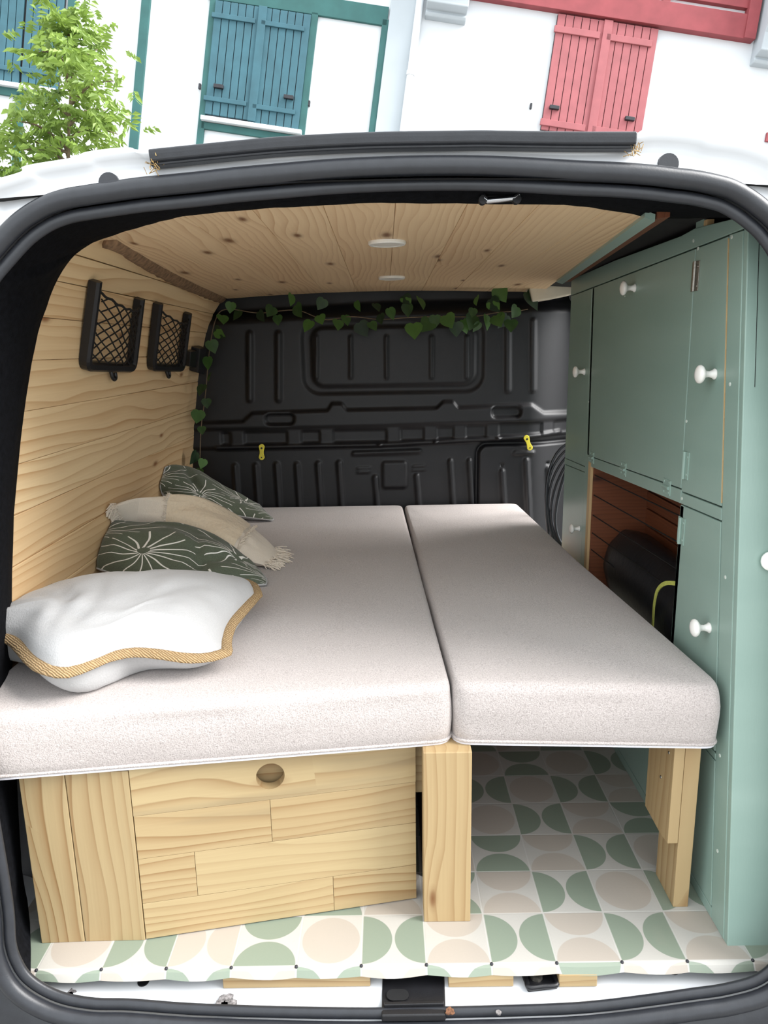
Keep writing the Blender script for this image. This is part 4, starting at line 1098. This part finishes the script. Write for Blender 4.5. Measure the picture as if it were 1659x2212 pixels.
# rear panel, cut to follow the curve of the body
yp = lambda z: yn(z) - 0.0125
outl = [(XF + 0.001, 0.0), (XF + 0.001, 1.098), (XF + 0.006, 1.108), (XF + 0.012, 1.107), (0.598, 1.075), (0.622, 1.035), (0.65, 0.97), (0.675, 0.88), (0.695, 0.76), (0.71, 0.6), (0.715, 0.4), (0.715, 0.0)]
t = MB(); t.prism([(x + 0.0, yp(z), z - 0.004 if z == 0 else z) for x, z in outl], (0, 0.0125, 0)); rp = t.build('rear_panel', M['green'], cab, bevel=0.0015)
t = MB(); t.prism([(XF + .017, yp(z) - .0004, z) for z in (1.105, 0.86)] + [(XF + .0178, yp(z) - .0004, z) for z in (0.86, 1.105)], (0, 0.001, 0)); t.build('crack', M['dark'], rp)
p = oy(1664, 1212, yp(0.57)); t = MB(); t.lathe([(0, 0.0145), (0.003, 0.0145), (0.005, 0.012), (0.0055, 0.004)], p, (0, -1, 0.128), 24); t.build('button', M['porcelain'], rp, smooth=False)
t = MB(); q = ox(1510, 495, XF); t.box(XF + .001, XF + 0.014, q.y - 0.012, q.y + 0.016, 1.085, 1.124); t.build('batten_end', M['green'], cab)
t = MB(); t.box(XF + .002, XF + 0.013, q.y - 0.026, q.y - 0.0125, 1.09, 1.119); t.build('batten_end', M['raw_edge'], cab, grain=(2, 1, 0))

# things in the niche
bag = thing('sleeping_bag', 'rolled black sleeping bag with a yellow strap in the cabinet niche', 'bag')
t = MB(); rows = []; bx, bz, br_ = 0.655, 0.405, 0.072
path = [0.345, 0.347, 0.355, 0.37, 0.42, 0.52, 0.65, 0.77, 0.835, 0.865, 0.880, 0.886]
rad = [0.01, 0.035, 0.055, 0.066, 0.071, 0.072, 0.072, 0.072, 0.066, 0.052, 0.03, 0.008]
bx, bz = 0.657, 0.385
for y, r in zip(path, rad):
    row = []
    for k in range(40):
        a = 2 * math.pi * k / 40
        w = 1 + 0.03 * noise.noise(Vector((math.cos(a) * 2, y * 6, math.sin(a) * 2))) + 0.02 * math.sin(9 * a + y * 20) * (1 if r < .07 else 0.3)
        row.append((bx + r * 0.92 * w * math.cos(a), y, bz + r * 1.35 * w * math.sin(a)))
    rows.append(row)
t.grid(rows, closed_u=True); t.build('bag_roll', M['nylon'], bag, smooth=True)
t = MB(); st = catmull([ox(1408, 1395, .588), ox(1411, 1335, .584), ox(1414, 1300, .580), ox(1421, 1274, .579), ox(1438, 1260, .580), ox(1466, 1261, .585)], 6); t.sweep(st, [(-0.004, -.001), (0.004, -.001), (0.004, .001), (-0.004, .001)], V(-1, 0, 0)); t.build('strap', M['cord_yellow'], bag)
for k, (za, zb) in enumerate(((0.602, 0), (0.55, 0), (0.497, 0), (0.45, 0), (0.405, 0))):
    t = MB(); t.tube([V(0.582, 0.902, za + 0.0), V(0.60, 0.62, za), V(0.614, 0.40, za), V(0.618, 0.335, za)], 0.0014, 6); t.build('elastic_cord', M['cord_black'], cab)

# hoses hanging between cabinet and bulkhead
co = thing('hose_coil', 'coil of black hose hanging between the cabinet and the bulkhead', 'hose')
for k in range(5):
    c = V(0.635, 1.26 + 0.008 * k, 0.44); t = MB(); r1, r2 = 0.052 + 0.006 * k, 0.15 + 0.012 * k
    t.tube([c + V(r1 * math.cos(a) * 1.2 + 0.004 * math.sin(3 * a + k), 0.01 * math.sin(a * 2 + k), r2 * math.sin(a)) for a in np.linspace(0, 2 * math.pi, 40, endpoint=False)], 0.0045, 8, closed=True)
    t.build('loop', M['rubber'], co, smooth=True)

# ------------------------------------------------------------------ net pockets on the left wall
def pocket(label, TL, BL, BR, TR, hook):
    e = thing('net_pocket', label, 'net pocket')
    tl, bl, br2, tr = [onwall(*q) for q in (TL, BL, BR, TR)]
    nr = Vector((0.95, 0, -0.30)).normalized(); off = nr * 0.011
    tl, bl, br2, tr = [q + off for q in (tl, bl, br2, tr)]
    rad = 0.02
    def corner(a, p, b): 
        s = p + (a - p).normalized() * rad; q = p + (b - p).normalized() * rad
        return [s * (1 - t) ** 2 + p * 2 * t * (1 - t) + q * t * t for t in np.linspace(0, 1, 6)]
    path = [tl, tl.lerp(bl, .5)] + corner(tl, bl, br2) + corner(bl, br2, tr) + [br2.lerp(tr, .5), tr]
    t = MB(); t.sweep(path, [(-0.0095, -0.010), (0.0095, -0.010), (0.0095, 0.005), (0.005, 0.010), (-0.005, 0.010), (-0.0095, 0.005)], nr)
    t.build('frame', M['black_plastic'], e, bevel=0.0015)
    # net of elastic cord
    def S(u, v): return bl.lerp(br2, u).lerp(tl.lerp(tr, u), v) + nr * (0.004 + 0.016 * math.sin(math.pi * u) * (0.4 + v))
    t = MB(); nd = 6; vm = 0.90; r = 0.0016; rr = random.Random(int(TL[0]))
    def vtop(u): return 0.90 - 0.10 * math.sin(math.pi * u)
    for fam in (1, -1):
        for k in range(-8, nd + 8):
            pts = []
            for s in np.linspace(0, 1, 34):
                v = s; u = (k + 0.5) / nd + fam * (s * 1.25)
                uu = u + 0.012 * math.sin(20 * v + k * 1.7 + fam)
                if 0.04 <= uu <= 0.96 and 0.05 <= v <= vtop(uu): pts.append(S(uu, v + 0.008 * math.sin(9 * uu + k)))
            if len(pts) > 1: t.tube(pts, r, 5)
    t.tube([S(u, vtop(u) + 0.01 * math.sin(u * 40)) for u in np.linspace(0.03, 0.97, 30)], 0.0026, 6)
    t.build('net', M['cord_black'], e)
    b = onwall(*hook) + off; h = MB(); yv = V(0, 1, 0); zv = V(-0.06, 0, 1)
    h.tube(catmull([b + zv * 0.014, b, b - zv * 0.008 + yv * .004, b - zv * 0.012 + yv * 0.012, b - zv * 0.008 + yv * 0.022, b + zv * 0.003 + yv * 0.023], 5), 0.0042, 8); h.build('hook', M['black_plastic'], e, smooth=True)
    return e
pocket('black net pocket on the pine wall, nearest the rear opening', (195, 603), (172, 787), (275, 792), (292, 642), (230, 805))
pocket('black net pocket farther along the pine wall beside the black holder', (333, 652), (318, 790), (384, 793), (398, 674), (352, 803))
hd = thing('wall_holder', 'black plastic T shaped holder on the pine wall near the bulkhead', 'holder')
nr = Vector((0.95, 0, -0.30)).normalized()
def wallbox(a, b, c, d, th0, th1, name, par):
    q = [onwall(*k) for k in (a, b, c, d)]; t = MB(); t.hexa([p + nr * th0 for p in q], [p + nr * th1 for p in q]); return t.build(name, M['black_plastic'], par, bevel=0.002)
wallbox((398, 756), (414, 754), (410, 790), (396, 788), 0.0, 0.020, 'bracket', hd); wallbox((413, 748), (428, 746), (424, 804), (409, 800), 0.0, 0.028, 'clamp', hd)

# ------------------------------------------------------------------ ceiling lamps
for (x, y, lb) in ((836, 522, 'round white ceiling lamp nearer the rear opening'), (846, 598, 'round white ceiling lamp nearer the bulkhead')):
    p = onceil(x, y); e = thing('ceiling_lamp', lb, 'lamp')
    t = MB(); t.lathe([(0.0, 0.036), (0.004, 0.036), (0.0065, 0.034), (0.0065, 0.028), (0.005, 0.0275)], (p.x, p.y, p.z), (0, 0, -1), 32); t.build('rim', M['white_plastic'], e)
    t = MB(); t.lathe([(0.0, 0.0273), (0.0058, 0.0273), (0.0062, 0.02)], (p.x, p.y, p.z), (0, 0, -1), 32); t.build('lens', M['lens'], e)

# ------------------------------------------------------------------ ivy garland along the bulkhead
ivy = thing('ivy_garland', 'artificial ivy garland hung along the top of the bulkhead', 'garland')
def stem(pts):
    t = MB(); t.tube(catmull([oy(x, y, yy) for x, y, yy in pts], 8), 0.0018, 6); return t.build('stem', M['bark'], ivy, smooth=True)
stem([(1140, 668, 1.44), (1115, 672, 1.44), (1075, 675, 1.43), (1020, 684, 1.43), (950, 684, 1.43), (880, 686, 1.43), (820, 690, 1.43), (760, 684, 1.43), (700, 690, 1.43), (640, 670, 1.43), (560, 676, 1.43), (490, 668, 1.43), (466, 690, 1.42), (452, 760, 1.42), (444, 850, 1.42), (434, 930, 1.42), (432, 1010, 1.42)])
def leafmesh():
    out = [(0, 0), (0.16, -0.08), (0.40, 0.0), (0.52, 0.22), (0.47, 0.42), (0.36, 0.60), (0.18, 0.80), (0, 1.0)]
    vs = [(x, y, 0.12 * abs(x) - 0.05 * y * y) for x, y in out]; vs += [(-x, y, 0.12 * abs(x) - 0.05 * y * y) for x, y in out[1:-1]]
    vs += [(0, 0.35, -0.02)]
    c = len(vs) - 1; ring = list(range(8)) + list(range(13, 7, -1))
    fs = [(ring[i], ring[(i + 1) % 14], c) for i in range(14)]
    me = bpy.data.meshes.new('leaf'); me.from_pydata(vs, [], fs); me.materials.append(M['ivy_leaf'])
    me.polygons.foreach_set('use_smooth', [True] * len(fs)); return me
lm = leafmesh(); rl_ = random.Random(11)
spots = [(640, 668, 1.15), (590, 672, 1), (630, 645, .9), (600, 690, .8), (560, 682, 1), (672, 702, 1), (690, 690, .8), (730, 700, 1.1), (745, 690, .8), (776, 706, 1.3), (800, 705, .9), (822, 688, 1), (840, 675, .9), (872, 648, 1), (905, 652, 1.2), (893, 708, 1.5), (880, 665, 1), (930, 700, 1.3), (940, 690, .9),
         (963, 690, 1.1), (985, 705, 1), (1000, 700, 1.2), (1022, 690, 1.2), (1022, 675, .8), (1035, 705, 1), (1050, 690, 1.2), (1060, 655, 1.1), (1075, 628, 1.2), (1072, 690, 1.2), (1095, 690, 1.1), (1117, 672, 1.1), (1103, 700, 1), (1138, 640, 1.5), (1030, 650, .9),
         (500, 662, 1), (520, 680, .9), (480, 690, 1), (455, 745, 1.1), (450, 780, .9), (440, 840, 1), (446, 870, .8), (430, 895, 1.1), (436, 930, .8), (425, 985, 1.2), (440, 1000, .9), (432, 1020, .8), (700, 655, .9), (770, 660, .8), (810, 665, .8), (455, 815, .9), (465, 720, 1)]
for x, y, s in spots:
    o = bpy.data.objects.new('leaf', lm); COL.objects.link(o); o.parent = ivy
    p = oy(x, y, rl_.uniform(1.395, 1.43) if x > 470 else rl_.uniform(1.34, 1.40)); o.location = p + V(0, 0, 0.012)
    sc = 0.040 * s * rl_.uniform(.85, 1.15); o.scale = (sc, sc, sc)
    down = Vector((rl_.gauss(0, .45), -0.35 + rl_.gauss(0, .3), -1)).normalized(); face = Vector((rl_.gauss(0, .7), -1, rl_.gauss(0.1, .5)))
    xa = down.cross(face).normalized(); za = xa.cross(down).normalized()
    o.rotation_euler = Matrix((xa, down, za)).transposed().to_euler()

# ------------------------------------------------------------------ the houses across the street
# axes of the facade as they stand against the van, which is parked on a slope
Dc = np.array([-1766.0, 13108.0, 1570.0]); Dc /= np.linalg.norm(Dc)
Uc = np.array([1.0, 0.130, 0.0363]); Uc -= Dc * (Uc @ Dc); Uc /= np.linalg.norm(Uc)
BU = Vector(RM.T @ Uc); BV = -Vector(RM.T @ Dc); BN = BU.cross(BV)          # right, up, towards the street
if BN.y > 0: BN = -BN
BO = Vector(CAM) + Vector(ray(829, 150)) * 8.3
BM = Matrix.Identity(4)
for i in range(3):
    BM[i][0] = BU[i]; BM[i][1] = BV[i]; BM[i][2] = BN[i]; BM[i][3] = BO[i]
def bp(px, py):
    r = Vector(ray(px, py)); o = Vector(CAM); k = (BO - o).dot(BN) / r.dot(BN); p = o + r * k - BO
    return p.dot(BU), p.dot(BV)
def house(name, label):
    e = thing(name, label, 'house'); e.matrix_world = BM; return e
def bbox(name, x0, x1, y0, y1, n0, n1, mat, parent, bevel=0.004):
    t = MB(); t.box(min(x0, x1), max(x0, x1), min(y0, y1), max(y0, y1), n0, n1); o = t.build(name, mat, parent, bevel=bevel); return o
def pxrect(name, a, b, c, d, n0, n1, mat, parent):      # four traced corners -> upright rectangle
    A, B, C_, D_ = bp(*a), bp(*b), bp(*c), bp(*d)
    return bbox(name, (A[0] + D_[0]) / 2, (B[0] + C_[0]) / 2, (C_[1] + D_[1]) / 2, (A[1] + B[1]) / 2, n0, n1, mat, parent)
gh = house('half_timbered_house', 'white half timbered house with teal shutters and beams')
rh = house('half_timbered_house', 'white house with red shutters and red balcony beam')
split = (bp(868, 280)[0] + bp(880, 172)[0]) / 2
bbox('wall', -14, split, -6.5, 5, -0.4, 0, M['plaster'], gh, 0)
bbox('wall', split, 14, -6.5, 5, -0.4, 0.03, M['plaster'], rh, 0)
def shutter(parent, a, b, c, d, np_, mat, bars, handle, n0=0.02):
    A, B, C_, D_ = bp(*a), bp(*b), bp(*c), bp(*d)
    x0, x1 = (A[0] + D_[0]) / 2, (B[0] + C_[0]) / 2; y0, y1 = (C_[1] + D_[1]) / 2, (A[1] + B[1]) / 2
    e = thing('shutter', '', None); del e['label']; e.parent = parent
    w = (x1 - x0) / np_
    for k in range(np_): bbox('plank', x0 + k * w + 0.004, x0 + (k + 1) * w - 0.004, y0, y1, n0, n0 + 0.035, mat, e, 0.003)
    bbox('backing', x0, x1, y0, y1, n0 - 0.01, n0 + 0.012, M['iron'], e, 0)
    for (q, hgt) in bars:
        v = bp(*q)[1]; bbox('batten', x0 - 0.02, x1 - 0.06, v - hgt, v + hgt, n0 + 0.03, n0 + 0.055, mat, e)
    if handle:
        u, v = bp(*handle); bbox('handle', u - 0.055, u + 0.055, v - 0.02, v + 0.02, n0 + 0.03, n0 + 0.07, M['iron'], e)
    return e
# teal house
shutter(gh, (463, 4), (563, 21), (546, 266), (448, 248), 6, M['b_green'], (((510, 46), 0.025), ((495, 224), 0.025)), (475, 193))
shutter(gh, (569, 20), (669, 38), (650, 285), (552, 268), 6, M['b_green'], (((622, 64), 0.025), ((604, 243), 0.025)), (625, 216))
shutter(gh, (-40, -110), (58, -90), (52, 188), (-50, 172), 6, M['b_green'], (((0, 150), 0.025),), None)
shutter(gh, (62, -88), (160, -70), (118, 200), (56, 190), 5, M['b_green'], (((80, 160), 0.025),), None)
def beamv(parent, a, b, w, mat, n1=0.035, name='post'):
    A, B = bp(*a), bp(*b); u = (A[0] + B[0]) / 2; return bbox(name, u - w / 2, u + w / 2, min(A[1], B[1]) - 1.5, A[1] + 0.0, -0.02, n1, mat, parent)
def beamh(parent, a, b, h, mat, n1=0.035, name='beam'):
    A, B = bp(*a), bp(*b); v = (A[1] + B[1]) / 2; return bbox(name, A[0], B[0], v - h / 2, v + h / 2, -0.02, n1, mat, parent)
gb = M['b_green2']
def bv2(parent, a, b, w, mat, n1=0.035, name='post'):
    A, B = bp(*a), bp(*b); u = (A[0] + B[0]) / 2; return bbox(name, u - w / 2, u + w / 2, B[1], A[1], -0.02, n1, mat, parent)
bbox('centre_stile', (bp(563, 21)[0] + bp(546, 266)[0]) / 2 - 0.03, (bp(569, 20)[0] + bp(552, 268)[0]) / 2 + 0.03, bp(548, 267)[1], bp(566, 20)[1], 0.03, 0.075, M['b_green'], gh)
bbox('centre_stile', (bp(1306, 53)[0] + bp(1268, 300)[0]) / 2 - 0.03, (bp(1313, 54)[0] + bp(1275, 302)[0]) / 2 + 0.03, bp(1271, 301)[1], bp(1309, 53)[1], 0.05, 0.1, M['b_red'], rh)
bv2(gh, (330, -160), (282, 420), 0.10, gb)
bv2(gh, (463, -2), (430, 330), 0.075, gb)
bv2(gh, (680, 30), (648, 330), 0.075, gb)
bv2(gh, (832, 45), (790, 420), 0.085, gb)
bv2(gh, (170, -120), (146, 110), 0.08, gb)
bv2(gh, (48, 205), (30, 420), 0.085, gb)
beamh(gh, (452, -20), (838, 38), 0.20, gb); beamh(gh, (130, -170), (838, -45), 0.16, gb)
beamh(gh, (437, 256), (652, 294), 0.045, M['plaster'], 0.09, 'window_sill'); beamh(gh, (436, 270), (650, 306), 0.075, gb)
beamh(gh, (-80, 172), (126, 203), 0.045, M['plaster'], 0.09, 'window_sill'); beamh(gh, (-80, 184), (126, 216), 0.09, gb)
# pilaster at the party wall: white return wall, its shade painted in as grey
pl = bbox('pilaster', bp(850, 0)[0] - 0.02, split + 0.02, -6.5, 5, 0, 0.05, M['plaster_grey'], gh)
# red house
shutter(rh, (1204, 38), (1306, 53), (1268, 300), (1163, 284), 6, M['b_red'], (((1246, 79), 0.035), ((1200, 275), 0.035)), (1193, 240), 0.045)
shutter(rh, (1313, 54), (1415, 71), (1380, 318), (1275, 302), 6, M['b_red'], (((1365, 98), 0.035), ((1330, 294), 0.035)), (1354, 264), 0.045)
rb_ = M['b_red2']
beamh(rh, (1010, -24), (1622, 72), 0.26, rb_, 0.12)
bv2(rh, (1645, -150), (1612, 97), 0.13, rb_, 0.14); bv2(rh, (1333, -150), (1325, 20), 0.085, rb_, 0.10); bv2(rh, (1448, -150), (1440, 40), 0.085, rb_, 0.10)
beamh(rh, (1300, -30), (1612, 18), 0.09, rb_, 0.09, 'rail')
bbox('handle', bp(1655, 300)[0] - 0.03, bp(1655, 300)[0] + 0.3, bp(1655, 300)[1] - 0.05, bp(1655, 300)[1] + 0.05, 0.03, 0.06, M['b_red2'], rh)  # stands for a dark bit of red window, no handle
def corbel(px, py0, w, parent):
    u, v = bp(px, py0); t = MB()
    prof = [(0.0, 0.0), (0.10, 0.0), (0.12, 0.03), (0.10, 0.06), (0.24, 0.075), (0.24, 0.10), (0.26, 0.25), (0.32, 0.34), (0.42, 0.40), (0.42, 2.2), (0.0, 2.2)]
    t.prism([(u - w / 2, v + b, 0.02 + a) for a, b in prof], (w, 0, 0)); return t.build('corbel', M['plaster_grey'], parent, bevel=0.01)
corbel(960, 52, 0.46, rh); corbel(1672, 155, 0.62, rh)
a, b = bp(909, 0), bp(869, 290); u = (a[0] + b[0]) / 2
t = MB(); t.tube([(u, 4.5, 0.09), (u, -6.2, 0.09)], 0.042, 12); dp = t.build('downpipe', M['plaster'], rh, smooth=True)
t = MB(); v = bp(887, 172)[1]; t.lathe([(0, 0.05), (0.05, 0.05)], (u, v, 0.09), (0, 1, 0), 12); t.build('pipe_joint', M['plaster'], dp)
for q in ((432, 188), (668, 225)):
    u, v = bp(*q); bbox('hook', u - .012, u + .012, v - .03, v + .03, 0, .03, M['iron'], gh)
u, v = bp(1145, 233); bbox('hook', u - .012, u + .012, v - .03, v + .03, 0.02, .06, M['iron'], rh)

# ------------------------------------------------------------------ young tree beside the van
TY = 4.2
tree = thing('tree', 'young leafy street tree in fresh green leaf, left of the teal shutters', 'tree')
def tp(px, py, dy=0.0): return oy(px, py, TY + dy)
base = tp(148, 360); base.z = -0.62
t = MB(); tr_path = [base, tp(146, 420), tp(148, 330), tp(150, 240), tp(156, 160), tp(150, 90), tp(146, 40)]
tr_path = [base, base.lerp(tr_path[1], .5)] + tr_path[1:]
t.tube(resample(catmull(tr_path, 5), 24), 0.028, 8, scale=[1.25 - 1.1 * k / 23 for k in range(24)]); t.build('trunk', M['bark'], tree, smooth=True)
rt = random.Random(21); tips = []
def branch(a, b, r):
    mid = a.lerp(b, .5) + V(0, 0, 0.05); pts = resample(catmull([a, mid, b], 6), 8); t = MB()
    t.tube(pts, r, 6, scale=[1 - .8 * k / 7 for k in range(8)]); t.build('branch', M['bark'], tree, smooth=True); tips.extend(pts[2:])
for (x0, y0, x1, y1, dz) in ((150, 230, 245, 175, -.2), (152, 180, 215, 105, .1), (154, 150, 75, 115, 0), (150, 250, 60, 225, .2), (148, 300, 255, 290, 0), (148, 320, 20, 260, -.2), (148, 350, 20, 330, .1), (150, 270, 230, 240, .3), (152, 120, 170, 60, 0), (150, 90, 150, 22, 0), (148, 340, 110, 250, .4), (148, 380, 60, 380, 0), (148, 380, 260, 360, 0), (148, 330, -60, 300, .2), (152, 200, 130, 120, -.3), (148, 400, -70, 400, -.2)):
    branch(tp(x0, y0), tp(x1, y1, dz), 0.012)
lv = []; lf = []
def leaf(p, d, ln, wd):
    d = d.normalized(); s = d.cross(Vector((rt.gauss(0, 1), rt.gauss(-1, .6), rt.gauss(0.3, .6)))).normalized(); nn = s.cross(d)
    o = len(lv); lv.extend([p, p + d * ln * .45 + s * wd + nn * .006, p + d * ln - V(0, 0, ln * .15), p + d * ln * .45 - s * wd + nn * .006]); lf.append((o, o + 1, o + 2)); lf.append((o, o + 2, o + 3))
for q in tips:
    for k in range(rt.randint(5, 9)):
        c = q + V(rt.gauss(0, .07), rt.gauss(0, .12), rt.gauss(0, .07)); ax = Vector((rt.gauss(0, 1), rt.gauss(0, .7), rt.gauss(-.15, .6))).normalized()
        for m_ in range(7):
            sd = ax.cross(V(0, 0, 1)).normalized() * (1 if m_ % 2 else -1); leaf(c + ax * 0.012 * m_, sd + ax * .7 + V(0, 0, -.35), rt.uniform(.045, .075), rt.uniform(.010, .016))
me = bpy.data.meshes.new('foliage'); me.from_pydata([tuple(v) for v in lv], [], lf); me.materials.append(M['tree_leaf'])
fo = bpy.data.objects.new('foliage', me); COL.objects.link(fo); fo.parent = tree; fo['kind'] = 'stuff'
